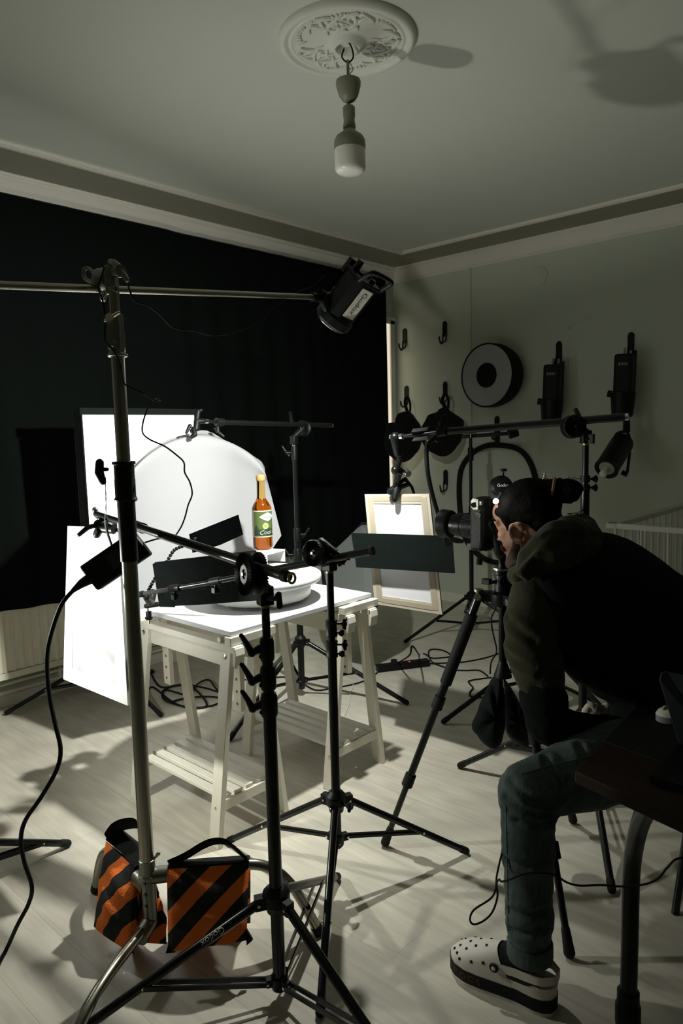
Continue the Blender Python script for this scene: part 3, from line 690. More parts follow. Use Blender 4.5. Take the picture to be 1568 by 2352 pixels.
obj('t_knob', MB().limb([P(246, 1078, 1.90), P(235, 1078, 1.90)], [.005, .006]).limb([P(229, 1063, 1.90), P(228, 1085, 1.90), P(236, 1106, 1.90)], [.011, .012, .009], 12), 'black_plastic', Cs)
# swivel clamp carrying the long steel tube
tp = V((*sb, zz(643)))
tdir = (P(718, 682, 2.60) - P(10, 655, 1.74)).normalized()
t0, t1 = P(-150, 649, 1.60), P(722, 682.5, 2.60)
lab(obj('boom_tube', MB().cyl(t0, t1, .0102, n=20), 'chrome', Cs), 'long steel tube running level to the overhead lamp')
aw = -FW * .9 - RT * .45
sw = MB().lathe([(.001, -.03), (.022, -.03), (.032, -.02), (.034, .0), (.034, .012), (.028, .018), (.001, .018)], P(238, 645, 1.93), -RT * .85 + FW * .3, 26)
sw.box(P(257, 645, 1.90), (.040, .026, .075), rz); sw.cyl(P(257, 676, 1.92), P(257, 668, 1.92), .017, n=18); sw.cyl(P(225, 650, 1.97), P(262, 652, 1.97), .018, n=14); sw.cyl(P(264, 664, 1.88), P(266, 664, 1.865), .0085, n=12)
so = obj('swivel_clamp', sw, 'cast', Cs, bevel=.003, smooth=45)
obj('lever', MB().limb([P(254, 602, 1.88), P(262, 604, 1.87), P(275, 618, 1.86), P(291, 642, 1.86)], [.008, .009, .012, .007], 12).cyl(P(262, 628, 1.89), P(278, 622, 1.85), .014, .016, 14), 'cast', so)
obj('lever', MB().tube(sm([P(212, 648, 1.96), P(196, 640, 1.97), P(192, 622, 1.97), P(201, 616, 1.97), P(214, 626, 1.96)], 5), .0055, 8), 'cast', so)
obj('pinch_screw', MB().cap(P(236, 686, 1.93), P(240, 674, 1.93), .009, .010), 'bright', so)
# base: three curved tubes
zb = zz(2000)
jb = MB().lathe([(.018, 0), (.026, .0), (.027, .01), (.0225, .014), (.0225, .055), (.018, .058)], (*sb, zb - .02), n=24)
jb.cyl((*sb, zb), (*sb, .10), .021, n=20)
feet = [V((1.421, 1.436, 0)), V((1.075, 2.163, 0)), V((.655, 1.55, 0))]
zl = [zz(2012), zz(2040) , zz(2115)]
for f, z, ln in zip(feet, zl, (.085, .07, .06)):
    d = dirxy(sb, f); jb.cyl((*sb, z), V((*sb, z)) + d * ln - V((0, 0, .012 if z < .2 else 0)), .0235, n=18)
    L = (f - V((*sb, 0))).length
    c = V((*sb, z))
    pts = sm([c + d * .05, c + d * (L * .45), c + d * (L * .66) - V((0, 0, .012)), c + d * (L * .82) - V((0, 0, z * .32)), V((f.x, f.y, .02)) - d * .015], 7)
    lo = obj('leg_tube', MB().tube(pts, .0155, 16), 'chrome', Cs)
    obj('foot_cap', MB().cyl(V((f.x, f.y, .03)) - d * .02, V((f.x, f.y, .006)) - d * .008, .0172, n=16), 'rubber', lo)
for k in range(3): jb.cyl(V((*sb, zb - .03 - .035 * k)) - FW * .018 - RT * .004, V((*sb, zb - .03 - .035 * k)) - FW * .0265 - RT * .006, .006, n=6)
obj('leg_socket', jb, 'cast', Cs, smooth=40)
obj('release_pin', MB().cap(V((*sb, zb + .035)) + RT * .02, V((*sb, zb + .052)) + RT * .034, .003, .006, 8), 'bright', Cs)

# overhead lamp on the tube
lens_c, back_c = P(759, 741, 2.725), P(834, 642, 2.635)
la = (lens_c - back_c).normalized(); lx, ly, _ = basis(la)
lx = RT * .74 - FW * .67; lx = (lx - la * lx.dot(la)).normalized(); ly = la.cross(lx)
CB = thing('overhead_lamp', 'black box-shaped studio lamp on the end of the steel tube, pointing down at the table', 'studio lamp', lens_c - V((0, 0, .08)))
def LP(u, v, w): return lens_c + lx * u + ly * v - la * w
# lens ring
obj('lens_ring', MB().lathe([(.030, .0), (.064, .0), (.068, -.006), (.073, -.012), (.073, -.040), (.058, -.052), (.030, -.052)], lens_c, la, 36), 'black_metal', CB)
MT['cobglow'] = emat('lamp_phosphor', (1.0, .95, .86), 18)
lab(obj('light_emitter', MB().cyl(lens_c - la * .02, lens_c - la * .012, .030, n=24), 'cobglow', CB), 'glowing round emitter')
obj('reflector_rim', MB().lathe([(.0305, -.014), (.050, -.001), (.058, .004), (.062, .001), (.062, -.006), (.0305, -.020)], lens_c, la, 36), 'bright', CB)
hw = .055
Rl = M((lx, ly, la)).transposed()
body = MB(); oc = []
for w in (.05, .20):
    for a, b in ((-1, -.6), (-.6, -1), (.6, -1), (1, -.6), (1, .6), (.6, 1), (-.6, 1), (-1, .6)): oc.append(LP(a * hw, b * hw * 1.12, w))
body.add(oc, [tuple(range(8)), tuple(range(15, 7, -1))] + [(i, (i + 1) % 8, 8 + (i + 1) % 8, 8 + i) for i in range(8)])
bo = obj('housing', body, 'black_plastic', CB, smooth=0, bevel=.002)
sid = [s for s in (1, -1)]
ss = 1
def sf(u, v): return LP(hw + .0012, v, .125 + u) if False else LP(hw + .0012, v, .125 - u)
lab(obj('side_panel', MB().prism([LP(hw + .0004, -.028, .065), LP(hw + .0004, .028, .065), LP(hw + .0004, .028, .19), LP(hw + .0004, -.028, .19)], lx * .0010), mat('grey_label_panel', (.68, .66, .58), .4), bo, smooth=0), 'pale grey side panel')
fins = MB()
for k in range(9): fins.box(LP(-.0, -hw * 1.12 - .001, .07 + k * .014), (.06, .004, .007), Rl)
obj('vent_fins', fins, 'black_metal', bo, smooth=0)
tx = MB(); put_text(tx, 'Godox', .034, lambda u, v: LP(hw + .0020, -v * .9, .13 - u)); obj('lettering', tx, mat('dark_lettering', (.06, .06, .055), .6), bo, smooth=0)
bk = MB().prism([LP(-.054, -.06, .20), LP(.054, -.06, .20), LP(.054, .06, .20), LP(-.054, .06, .20)], -la * .012); obj('rear_panel', bk, 'black_metal', CB, smooth=0, bevel=.003)
rc = MB().box(LP(-.02, .01, .215), (.03, .028, .008), Rl).cyl(LP(.025, -.02, .212), LP(.025, -.02, .226), .011, n=14).cyl(LP(-.02, -.035, .212), LP(-.02, -.035, .222), .008, n=12); obj('controls', rc, 'black_metal', CB)
obj('handle', MB().tube(sm([LP(.045, -.058, .205), LP(.062, -.058, .24), LP(.074, -.050, .262), LP(.076, .0, .266), LP(.074, .050, .262), LP(.062, .058, .24), LP(.045, .058, .205)], 5), .0085, 10), 'black_plastic', CB)
obj('power_plug', MB().cyl(LP(-.025, .035, .21), LP(-.03, .035, .25), .013, n=14).box(LP(-.075, .03, .20), (.022, .022, .06), Rl), 'black_plastic', CB)
yk = MB().limb([LP(-.075, .0, .095), LP(-.062, .0, .09), LP(-.056, -.03, .08)], [.020, .018, .012], 12); yk.cyl(P(716, 682.3, 2.595), P(745, 684, 2.66), .0165, n=16); yk.limb([P(742, 685, 2.655), P(752, 712, 2.66), P(757, 722, 2.66)], [.020, .017, .012], 12); yk.limb([P(742, 685, 2.655), LP(-.062, .0, .09)], [.018, .016], 10)
yo = obj('yoke', yk, 'black_metal', CB); obj('knob', MB().cyl(P(742, 676, 2.65), P(734, 672, 2.62), .015, n=12), 'black_plastic', yo)

# ---- stand at the left edge carrying the side lamp, mostly out of the frame
sb = (.74, 2.46)
Ls = thing('light_stand', 'black stand with only one foot in view at the left edge of the floor', 'light stand', (*sb, 0), BLK)
f0 = G(158, 1945); v0 = V((f0.x - sb[0], f0.y - sb[1], 0)); a_ = math.atan2(v0.y, v0.x); l_ = v0.length
legs(Ls, sb, .20, .10, [(sb[0] + l_ * math.cos(a_ + k * 2 * PI / 3), sb[1] + l_ * math.sin(a_ + k * 2 * PI / 3)) for k in range(3)], .0125, 'double', .72)
obj('pole', MB().cyl((*sb, .08), (*sb, .88), .016, n=16), 'black_gloss', Ls)
SL = V((.77, 2.50, 1.0))
sl = thing('side_lamp', 'small studio lamp on the stand at the left edge, shining across the table', 'studio lamp', (.77, 2.50, .92))
obj('housing', MB().cyl(SL - V((.22, -.02, 0)), SL - V((.03, .0, 0)), .05, n=24), 'black_plastic', sl)
obj('mount', MB().cyl((.74, 2.47, .88), (.69, 2.50, .96), .014, n=12), 'black_metal', sl)
MT['sideglow'] = emat('side_lamp_glow', (1, .96, .88), 12)
obj('flash_tube', MB().ell(SL, (.026, .026, .026)), 'sideglow', sl, smooth=60)

# ---- softbox on its stand
sb = (1.98, 3.72)
Ss = thing('light_stand', 'black stand under the glowing softbox by the radiator', 'light stand', (*sb, 0), BLK)
legs(Ss, sb, .26, .14, [tuple(G(14, 1643).xy), tuple(G(370, 1648).xy), (2.45, 3.95)], .012, 'double', .55)
obj('pole', MB().cyl((*sb, .1), (*sb, 1.06), .016, n=16), 'black_gloss', Ss)
sx0, sx1, sz0, sz1, syf, syb = 1.80, 2.515, .62, 1.645, 3.44, 3.60
SB = thing('softbox', 'large glowing rectangular softbox with black sides behind the diffusion sheet', 'softbox', ((sx0 + sx1) / 2, 3.6, sz0))
fr = MB(); f4 = [(sx0, sz0), (sx1, sz0), (sx1, sz1), (sx0, sz1)]; cx, cz = (sx0 + sx1) / 2, (sz0 + sz1) / 2
b4 = [(cx + (x - cx) * .42 - .06, cz + (z - cz) * .35) for x, z in f4]
vs = [(x, syf, z) for x, z in f4] + [(x, syf + .07, z) for x, z in f4] + [(x + (-.01 if x < cx else -.02), syb, z) for x, z in [(cx + (x - cx) * .85, cz + (z - cz) * .85) for x, z in f4]] + [(x, syb + .14, z) for x, z in b4]
fs = []
for r in range(3):
    for i in range(4): fs.append((r * 4 + i, r * 4 + (i + 1) % 4, r * 4 + 4 + (i + 1) % 4, r * 4 + 4 + i))
fs.append((12, 13, 14, 15))
shell = MB().add(vs, fs); o = obj('fabric_shell', shell, 'fabric', SB, smooth=0)
md = o.modifiers.new('thick', 'SOLIDIFY'); md.thickness = .004
fr = MB(); lip = .013
for c, d in (((cx, syf - .002, sz1 + .004), (sx1 - sx0 + .02, .03, .034)), ((cx, syf + .004, sz0 + lip / 2), (sx1 - sx0 + .01, .02, lip)), ((sx0 + .004, syf + .004, cz), (.008, .02, sz1 - sz0)), ((sx1 - .004, syf - .002, cz), (.022, .03, sz1 - sz0))): fr.box(c, d)
obj('rim', fr, 'fabric', SB, smooth=0)
MT['softglow'] = emat('softbox_front_cloth', (.98, .99, 1.0), 2.0)
lab(obj('front_cloth', MB().box((cx, syf + .012, cz), (sx1 - sx0 - .01, .006, sz1 - sz0 - .02)), 'softglow', SB, smooth=0), 'glowing white front cloth')
obj('lamp_head', MB().cyl((cx - .06, syb + .12, cz), (cx - .06, syb + .30, cz), .065, n=24), 'black_plastic', SB)
# ================================================================== TABLE SET
TX0, TX1, TY0, TY1, TZ = 1.579, 2.367, 2.019, 2.574, .80
tag(obj('worktop', MB().box(((TX0 + TX1) / 2, (TY0 + TY1) / 2, TZ - .009), (TX1 - TX0, TY1 - TY0, .018)), 'table', smooth=0, bevel=.0015), 'white laminate table top lying on the two trestles', 'table top')

def trestle(xc, ya, yb, label):
    t = thing('trestle', label, 'trestle', (xc, (ya + yb) / 2, 0), 'cream wooden trestles under the table top')
    for sx in (-1, 1):
        for y in (ya, yb):
            l = MB().beam((xc + sx * .167, y, 0), (xc + sx * .070, y, .728), .056, .023, (0, 1, 0))
            # cut the foot flat on the floor
            lo = obj('leg', l, 'trestle', t, smooth=0, bevel=.002)
            a = math.atan2(.097, .728); q = V((xc + sx * (.070 + .03 * .133 + .0118), y, .70))
            obj('bolt', MB().lathe([(.001, 0), (.010, 0), (.0095, .003), (.005, .005), (.001, .0055)], q, (sx, 0, .13), 14), 'bright', lo)
            obj('screw', MB().lathe([(.001, 0), (.0055, 0), (.005, .002), (.001, .0025)], (xc + sx * (.167 - .145 * .133 + .0118), y, .145), (sx, 0, .13), 12), 'bright', lo)
        obj('under_rail', MB().box((xc + sx * .062, (ya + yb) / 2, .688), (.022, yb - ya - .058, .066)), 'trestle', t, smooth=0, bevel=.002)
        r = MB().box((xc + sx * .072, (ya + yb) / 2 + .02, .735), (.044, yb - ya + .17, .026)); obj('top_rail', r, 'trestle', t, smooth=0, bevel=.003)
        for y, s in ((ya - .062, -1), (yb + .098, 1)):
            pr = [(0, 0), (.020, 0), (.020, .030), (.012, .036), (0, .036)]
            obj('stop_block', MB().prism([(xc + sx * .072 - .022, y + s * (u - .012), .722 - .014 + z) for u, z in [(.004, -.034), (.014, -.034), (.022, .008), (.018, .034), (.004, .038)]], (.044, 0, 0)), 'trestle', t, smooth=0, bevel=.002)
    obj('support_beam', MB().box((xc, (ya + yb) / 2 + .01, .766), (.046, yb - ya + .10, .030)), 'trestle', t, smooth=0, bevel=.002)
    for y in (ya - .035, yb + .05): obj('cross_batten', MB().box((xc + .01, y, .7655), (.22, .034, .031)), 'trestle', t, smooth=0, bevel=.002)
    for y in (ya + .035, yb - .035):
        p = MB().box((xc, y, .612), (.022, .046, .30)); po = obj('peg_board', p, 'trestle', t, smooth=0, bevel=.002)
        h = MB()
        for k in range(5): h.cyl((xc - .0113, y, .49 + k * .048), (xc - .0105, y, .49 + k * .048), .0065, n=14).cyl((xc + .0105, y, .49 + k * .048), (xc + .0113, y, .49 + k * .048), .0065, n=14)
        lab(obj('peg_holes', h, mat('bare_wood_hole', (.25, .16, .09), .8), po), 'row of dark round holes')
        obj('dowel', MB().cyl((xc - .085, y, .757), (xc + .085, y, .757), .0105, n=14), 'trestle', t)
    for y in (ya, yb):
        obj('shelf_rail', MB().beam((xc - .138, y - .001, .145), (xc + .138, y - .001, .145), .022, .040, (0, 1, 0)), 'trestle', t, smooth=0, bevel=.002)
    for k in range(5):
        x = xc - .112 + k * .056
        obj('shelf_slat', MB().box((x, (ya + yb) / 2, .172), (.036, yb - ya + .01, .016)), 'trestle', t, smooth=0, bevel=.002)
    return t
T1 = trestle(1.667, 2.06, 2.60, 'cream slatted trestle under the left end of the table top')
copy_thing(T1, (.578, -.028, 0), 'cream slatted trestle under the right end of the table top')

# turntable, riser and bottle
tc = V((1.985, 2.325, TZ))
tt = thing('turntable', 'round white motorised turntable on the white table top', 'turntable', tc)
obj('body', MB().lathe([(.001, .014), (.205, .014), (.215, .020), (.220, .028), (.222, .072), (.218, .078), (.001, .078)], tc, n=64), 'whiteplastic', tt, smooth=50)
obj('disc', MB().lathe([(.001, .082), (.255, .082), (.265, .088), (.268, .098), (.266, .110), (.262, .113), (.001, .113)], tc, n=72), 'table', tt, smooth=50)
for k in range(5):
    a = 2 * PI * k / 5 + .6; obj('foot', MB().lathe([(.001, 0), (.012, 0), (.013, .004), (.010, .014), (.001, .014)], tc + V((.17 * math.cos(a), .17 * math.sin(a), 0)), n=16), 'bright', tt)
TT = TZ + .113; RZ = TT + .058
bc = G(604, 1261, RZ); SC = (bc - EYE).dot(FW) / FPX
rc_ = G(613, 1266, RZ); Rr = M.Rotation(math.radians(14), 3, 'Z')
ri = thing('display_riser', 'frosted clear riser under the bottle on the turntable', 'riser', rc_ - V((0, 0, .058)))
q = MB().box(rc_ - V((0, 0, .0025)), (.15, .10, .005), Rr)
for s in (-1, 1): q.box(rc_ + Rr @ V((s * .0725, 0, 0)) - V((0, 0, .0315)), (.005, .10, .053), Rr)
obj('bent_sheet', q, 'acrylic', ri, smooth=0)
BT = thing('syrup_bottle', 'amber syrup bottle with a green lime label on the clear riser', 'bottle', bc + V((0, 0, .001)))
def bz(py): return (1265.5 - py) * SC * 1.0
bo_ = bc + V((0, 0, .001)); R_ = 22.2 * SC; r_ = 9.6 * SC
MT['syrup'] = mat('amber_syrup', (.70, .17, .010), .06, trans=1, ior=1.36)
MT['neckglass'] = mat('neck_glass', (.93, .62, .18), .06, trans=1, ior=1.2)
MT['capm'] = mat('gold_cap', (.40, .26, .10), .4, .3)
obj('glass_body', MB().lathe([(.001, .003), (R_ * .75, 0), (R_ * .93, .006), (R_, .018), (R_, bz(1174)), (R_ * .97, bz(1169)), (R_ * .8, bz(1161)), (r_ * 1.35, bz(1154)), (r_ * 1.08, bz(1149)), (.001, bz(1149))], bo_, n=48), 'syrup', BT, smooth=60)
obj('neck', MB().lathe([(.001, bz(1148.8)), (r_ * 1.08, bz(1148.8)), (r_, bz(1140)), (r_ * .93, bz(1110)), (r_ * 1.05, bz(1109.6)), (r_ * 1.05, bz(1108.5)), (.001, bz(1108.5))], bo_, n=40), 'neckglass', BT, smooth=60)
cpm = [(.001, bz(1108)), (r_ * 1.0, bz(1108)), (r_ * 1.02, bz(1107)), (r_ * 1.02, bz(1097)), (r_ * .95, bz(1095.2)), (.001, bz(1095))]
co = obj('cap', MB().lathe(cpm, bo_, n=40), 'capm', BT, smooth=40)
rg = MB()
for k in range(30):
    a = 2 * PI * k / 30; rg.box(bo_ + V((r_ * 1.03 * math.cos(a), r_ * 1.03 * math.sin(a), bz(1102))), (.0012, .0012, bz(1098) - bz(1106)), M.Rotation(a, 3, 'Z'))
obj('cap_ribs', rg, 'capm', co, smooth=0)
# label wrapped on the glass; u runs around the bottle to the right as seen, v upward
a0 = math.atan2(-FW.y, -FW.x) + .50; lz0, lz1 = bz(1236), bz(1175); lh = lz1 - lz0
def LB(u, v, e=.0006): 
    a = a0 + u / R_; return bo_ + V(((R_ + e) * math.cos(a), (R_ + e) * math.sin(a), lz0 + v))
def lpatch(poly_u, name, material, e, seg=1):   # list of columns (u, v_low, v_high)
    mb = MB(); vs = []; n = len(poly_u)
    for u, v0, v1 in poly_u: vs += [LB(u, v0, e), LB(u, v1, e)]
    mb.add(vs, [(2 * i, 2 * i + 2, 2 * i + 3, 2 * i + 1) for i in range(n - 1)]); return mb
def cols(u0, u1, n, f0, f1): return [(u, f0(u), f1(u)) for u in [u0 + (u1 - u0) * i / n for i in range(n + 1)]]
W_ = R_ * 1.9
cream = mat('label_cream', (.38, .37, .30), .5); green = mat('label_green', (.075, .11, .026), .5, vary=.35, vscale=12); dgreen = mat('label_dark_green', (.012, .032, .012), .5); lime = mat('label_lime', (.22, .26, .07), .5); lwhite = mat('label_white', (.48, .50, .50), .5)
lo = obj('label', lpatch(cols(-W_, W_, 40, lambda u: 0, lambda u: lh), '', None, .0006), cream, BT, smooth=60)
b_ = lh * .045
obj('green_field', lpatch(cols(-R_ * 1.33, W_ * .98, 40, lambda u: b_, lambda u: lh - b_), '', None, .0010), green, lo, smooth=60)
def hill(u): return lh * (.33 + .07 * math.sin(u / R_ * 5.2 + .4) + .05 * math.sin(u / R_ * 11))
obj('dark_hills', lpatch(cols(-R_ * 1.33, W_ * .98, 60, lambda u: b_, hill), '', None, .0013), dgreen, lo, smooth=60)
bd = R_ * .22
def bad(u, s): 
    t = (u - bd) / (R_ * .86); return lh * .76 + s * lh * .165 * max(0, 1 - abs(t)) ** .8
obj('white_badge', lpatch(cols(bd - R_ * .86, bd + R_ * .86, 24, lambda u: bad(u, -1), lambda u: bad(u, 1)), '', None, .0014), lwhite, lo, smooth=60)
def disc(u0, v0, r, e): 
    mb = MB(); mb.add([LB(u0, v0, e)] + [LB(u0 + r * math.cos(t), v0 + r * math.sin(t), e) for t in [2 * PI * i / 28 for i in range(28)]], [(0, i + 1, (i + 1) % 28 + 1) for i in range(28)]); return mb
lu, lv, lr = -R_ * .03, lh * .42, lh * .115
obj('lime_slice', disc(lu, lv, lr, .0016), cream, lo, smooth=60); obj('lime_slice', disc(lu, lv, lr * .84, .0019), lime, lo, smooth=60)
sg = MB()
for k in range(8): 
    t = PI * k / 4; sg.add([LB(lu, lv, .0021), LB(lu + lr * .8 * math.cos(t - .05), lv + lr * .8 * math.sin(t - .05), .0021), LB(lu + lr * .8 * math.cos(t + .05), lv + lr * .8 * math.sin(t + .05), .0021)], [(0, 1, 2)])
obj('lime_segments', sg, cream, lo, smooth=0)
tx = MB(); put_text(tx, 'Cool Lime', lh * .20, lambda u, v: LB(u * (2.7 * R_ / (lh * .86)) + v * .25 + R_ * .68, v * 1.1 + lh * .19 + u * .05, .0020)); obj('lettering', tx, cream, lo, smooth=0)
tx = MB(); put_text(tx, 'NOOK', lh * .115, lambda u, v: LB(u + bd, v + lh * .745, .0018)); obj('lettering', tx, dgreen, lo, smooth=0)
tx = MB()
for k in range(14): put_text(tx, 'oooooooo', lh * .035, lambda u, v, k=k: LB(u - R_ * 1.42, lh * (.86 - k * .052) + v, .0009)) if False else tx.add([LB(-R_ * 1.80, lh * (.85 - k * .052), .0009), LB(-R_ * 1.42, lh * (.85 - k * .052), .0009), LB(-R_ * 1.42, lh * (.87 - k * .052), .0009), LB(-R_ * 1.80, lh * (.87 - k * .052), .0009)], [(0, 1, 2, 3)])
obj('small_print', tx, mat('label_print', (.40, .42, .32), .6), lo, smooth=0)

# ------------------------------------------------------------------ white diffusion sheet
outer = [(302, 1074, 3.00), (340, 1038, 3.02), (385, 1010, 3.03), (430, 997, 3.03), (475, 989, 3.02), (530, 1020, 2.97), (575, 1045, 2.90), (598, 1058, 2.84), (608, 1074, 2.80)]
arc = [(302, 1086, 2.93), (340, 1049, 2.95), (385, 1022, 2.96), (430, 1008, 2.96), (475, 1006, 2.94), (525, 1018, 2.90), (565, 1040, 2.84), (595, 1068, 2.79), (611, 1092, 2.76)]
bot = [(318, 1453, 2.92), (352, 1440, 2.90), (395, 1428, 2.86), (440, 1415, 2.82), (485, 1400, 2.78), (525, 1375, 2.74), (565, 1340, 2.70), (605, 1290, 2.67), (646, 1230, 2.66)]
rows = [[PYY(*p) for p in outer], [PYY(a[0], (a[1] + b[1]) / 2 , (a[2] + b[2]) / 2 + .02) for a, b in zip(outer, arc)], [PYY(*p) for p in arc]]
for i in range(1, 9):
    t = i / 8; rows.append([PYY(a[0] + (b[0] - a[0]) * t, a[1] + (b[1] - a[1]) * t, a[2] + (b[2] - a[2]) * t + .05 * math.sin(PI * t)) for a, b in zip(arc, bot)])
fine = []
cols_ = [sm([r[j] for r in rows], 4) for j in range(9)]
for i in range(len(cols_[0])): fine.append(sm([c[i] for c in cols_], 4))
tag(obj('diffusion_sheet', MB().slab(fine, (0, .0016, 0)), 'sheet', smooth=80), 'large curved white diffusion sheet hanging from the clamp behind the bottle', 'diffusion sheet')

def lerp4(c, u, v): return (c[0] * (1 - u) + c[1] * u) * (1 - v) + (c[3] * (1 - u) + c[2] * u) * v
def framed(name, label, cat, c, bu, bv, fm, thick=.008, inner='scrim'):
    c = [V(p) for p in c]; t = thing(name, label, cat, min(c, key=lambda p: p.z)); n = (c[1] - c[0]).cross(c[3] - c[0]).normalized()
    if n.dot(FW) < 0: n = -n
    us = (0, bu, 1 - bu, 1); mb = MB()
    for (a, b), (d, e) in (((0, 1), (0, 1 - bv)), ((0, 1 - bu), (1 - bv, 1)), ((1 - bu, 1), (bv, 1)), ((bu, 1), (0, bv))):
        mb.prism([lerp4(c, a, d), lerp4(c, b, d), lerp4(c, b, e), lerp4(c, a, e)], n * thick)
    for (a, b), (d, e) in (((0, bu), (0, 1 - bv)), ((0, 1 - bu), (1 - bv, 1)), ((1 - bu, 1), (bv, 1)), ((bu, 1), (0, bv))): pass
    mb2 = MB()
    for (a, b), (d, e) in (((0, bu), (0, 1 - bv)), ((0, 1 - bu), (1 - bv, 1)), ((1 - bu, 1), (bv, 1)), ((bu, 1), (0, bv))): mb2.prism([lerp4(c, a, d), lerp4(c, b, d), lerp4(c, b, e), lerp4(c, a, e)], n * thick)
    obj('frame', mb2, fm, t, smooth=0)
    mb3 = MB().prism([lerp4(c, bu * .9, bv * .9) + n * thick * .4, lerp4(c, 1 - bu * .9, bv * .9) + n * thick * .4, lerp4(c, 1 - bu * .9, 1 - bv * .9) + n * thick * .4, lerp4(c, bu * .9, 1 - bv * .9) + n * thick * .4], n * .0008)
    obj('scrim', mb3, inner, t, smooth=0); return t, n
Lp, ln = framed('diffuser', 'white framed diffusion panel lit up on the left beside the steel pole', 'diffusion panel', [P(155, 1208, 2.77), P(270, 1213, 2.45), P(293, 1621, 2.43), P(145, 1560, 2.77)], .15, .09, 'whitefoam')
Rp, rn = framed('reflector_frame', 'cream-edged white reflector frame hanging right of the table', 'reflector panel', [P(837, 1135, 3.34), P(985, 1134, 3.10), P(1015, 1412, 3.10), P(860, 1387, 3.34)], .135, .085, 'foam', inner='reflector')
tp_ = MB(); cc = [P(837, 1135, 3.338), P(985, 1134, 3.098), P(1015, 1412, 3.098), P(860, 1387, 3.338)]
for u0, u1, v0, v1 in ((.045, .125, .03, .97), (.875, .955, .03, .97), (.12, .88, .935, .975), (.12, .88, .022, .062)): tp_.prism([lerp4(cc, u0, v0), lerp4(cc, u1, v0), lerp4(cc, u1, v1), lerp4(cc, u0, v1)], rn * .0015)
lab(obj('tape', tp_, 'tape', Rp, smooth=0), 'beige tape around the edge')

# articulated clamp holding the left panel, at the tip of the front boom
ac = thing('articulated_arm', 'black jointed clamp with a crank handle holding the left diffusion panel', 'clamp arm', P(240, 1215, 2.45))
obj('arm_segment', MB().limb([P(222, 1180, 2.46), P(232, 1190, 2.45), P(240, 1195, 2.46)], [.012, .013, .012], 12), 'black_metal', ac)
obj('joint', MB().ell(P(232, 1203, 2.46), (.026, .022, .018)).cyl(P(228, 1212, 2.46), P(262, 1216, 2.44), .017, n=14).box(P(252, 1205, 2.50), (.04, .03, .04)), 'black_metal', ac)
obj('crank_handle', MB().limb([P(232, 1212, 2.45), P(214, 1208, 2.44), P(201, 1212, 2.43), P(182, 1228, 2.42)], [.006, .008, .009, .0075], 10), 'black_gloss', ac)
obj('jaw', MB().limb([P(226, 1220, 2.45), P(222, 1228, 2.45)], [.014, .013], 12).prism([P(248, 1198, 2.44), P(258, 1203, 2.43), P(257, 1224, 2.44), P(247, 1221, 2.45)], FW * .04), 'black_plastic', ac)
obj('wing_screw', MB().cap(P(218, 1171, 2.46), P(218, 1178, 2.46), .010, .006), 'bright', ac)

# ------------------------------------------------------------------ black cards
def card(label, pts, d):
    return tag(obj('flag_card', MB().prism([P(*p) for p in pts], FW * .005), 'card', smooth=0), label, 'light flag', 'black flag cards around the table')
card('long black card standing over the left front of the table', [(350, 1296, 2.70), (357, 1291, 2.695), (586, 1264, 2.50), (590, 1268, 2.497), (594, 1379, 2.505), (476, 1388, 2.605), (402, 1392, 2.67), (401, 1395, 2.67), (366, 1394, 2.70)], 0)
card('small tilted black card in front of the white sheet', [(434, 1227, 2.86), (547, 1182, 2.80), (558, 1228, 2.80), (505, 1252, 2.83), (492, 1256, 2.835), (442, 1270, 2.86)], 0)
card('black card hanging across the cream-edged reflector frame', [(806, 1224, 3.345), (1039, 1231, 2.995), (1045, 1317, 2.995), (818, 1303, 3.345)], 0)
def beads(path, r):
    pts = sm(path, 8); mb = MB(); last = None; acc = 0
    for p in pts:
        if last is None or (p - last).length > r * 1.5: mb.ell(p, (r, r, r * 1.0), None, 10, 6); last = p
    return mb
gn = thing('flexible_arm', 'black beaded flexible arm holding the small tilted card', 'flexible arm', P(332, 1372, 2.62))
obj('bead_chain', beads([P(334, 1372, 2.64), P(345, 1348, 2.70), P(360, 1322, 2.76), P(383, 1290, 2.79), P(400, 1264, 2.81), P(424, 1253, 2.83), P(446, 1245, 2.85)], .0072), 'black_plastic', gn)
obj('card_clip', MB().box(P(450, 1243, 2.855), (.025, .012, .03)), 'black_plastic', gn, bevel=.003)
gc = thing('table_clamp', 'black screw clamp with a steel shank on the left edge of the table top', 'clamp', P(341, 1432, 2.86))
obj('body', MB().limb([P(336, 1372, 2.68), P(345, 1380, 2.76), P(350, 1362, 2.78)], [.012, .018, .016], 12).limb([P(336, 1392, 2.84), P(362, 1388, 2.84)], [.010, .010], 8), 'black_plastic', gc)
obj('hook_shank', MB().tube(sm([P(340, 1412, 2.86), P(339, 1396, 2.86), P(344, 1390, 2.85), P(350, 1392, 2.85)], 5), .006, 8), 'bright', gc)
obj('screw_knob', MB().cyl(P(341, 1404, 2.86), P(342, 1424, 2.86), .011, n=12).cyl(P(341.5, 1417, 2.86), P(341.7, 1422, 2.86), .015, n=6), 'black_plastic', gc)
obj('screw', MB().cyl(P(342, 1424, 2.86), P(342, 1433, 2.86), .0038, n=8), 'bright', gc)
g2 = thing('flexible_arm', 'ribbed black gooseneck curving down from the long bar to the wide black card', 'flexible arm', P(1050, 1250, 2.62))
gp = sm([P(982, 1012, 2.90), P(979, 1040, 2.90), P(982, 1085, 2.88), P(991, 1130, 2.87), P(1002, 1170, 2.86), P(1012, 1200, 2.85), P(1022, 1228, 2.84)], 14)
obj('gooseneck', MB().tube(gp, [.0098 if i % 2 else .0085 for i in range(len(gp))], 12), 'black_metal', g2, smooth=70)
obj('bar_clip', MB().limb([P(984, 1015, 2.9), P(996, 1005, 2.92), P(1004, 1012, 2.92)], [.013, .012, .009], 10), 'black_metal', g2)
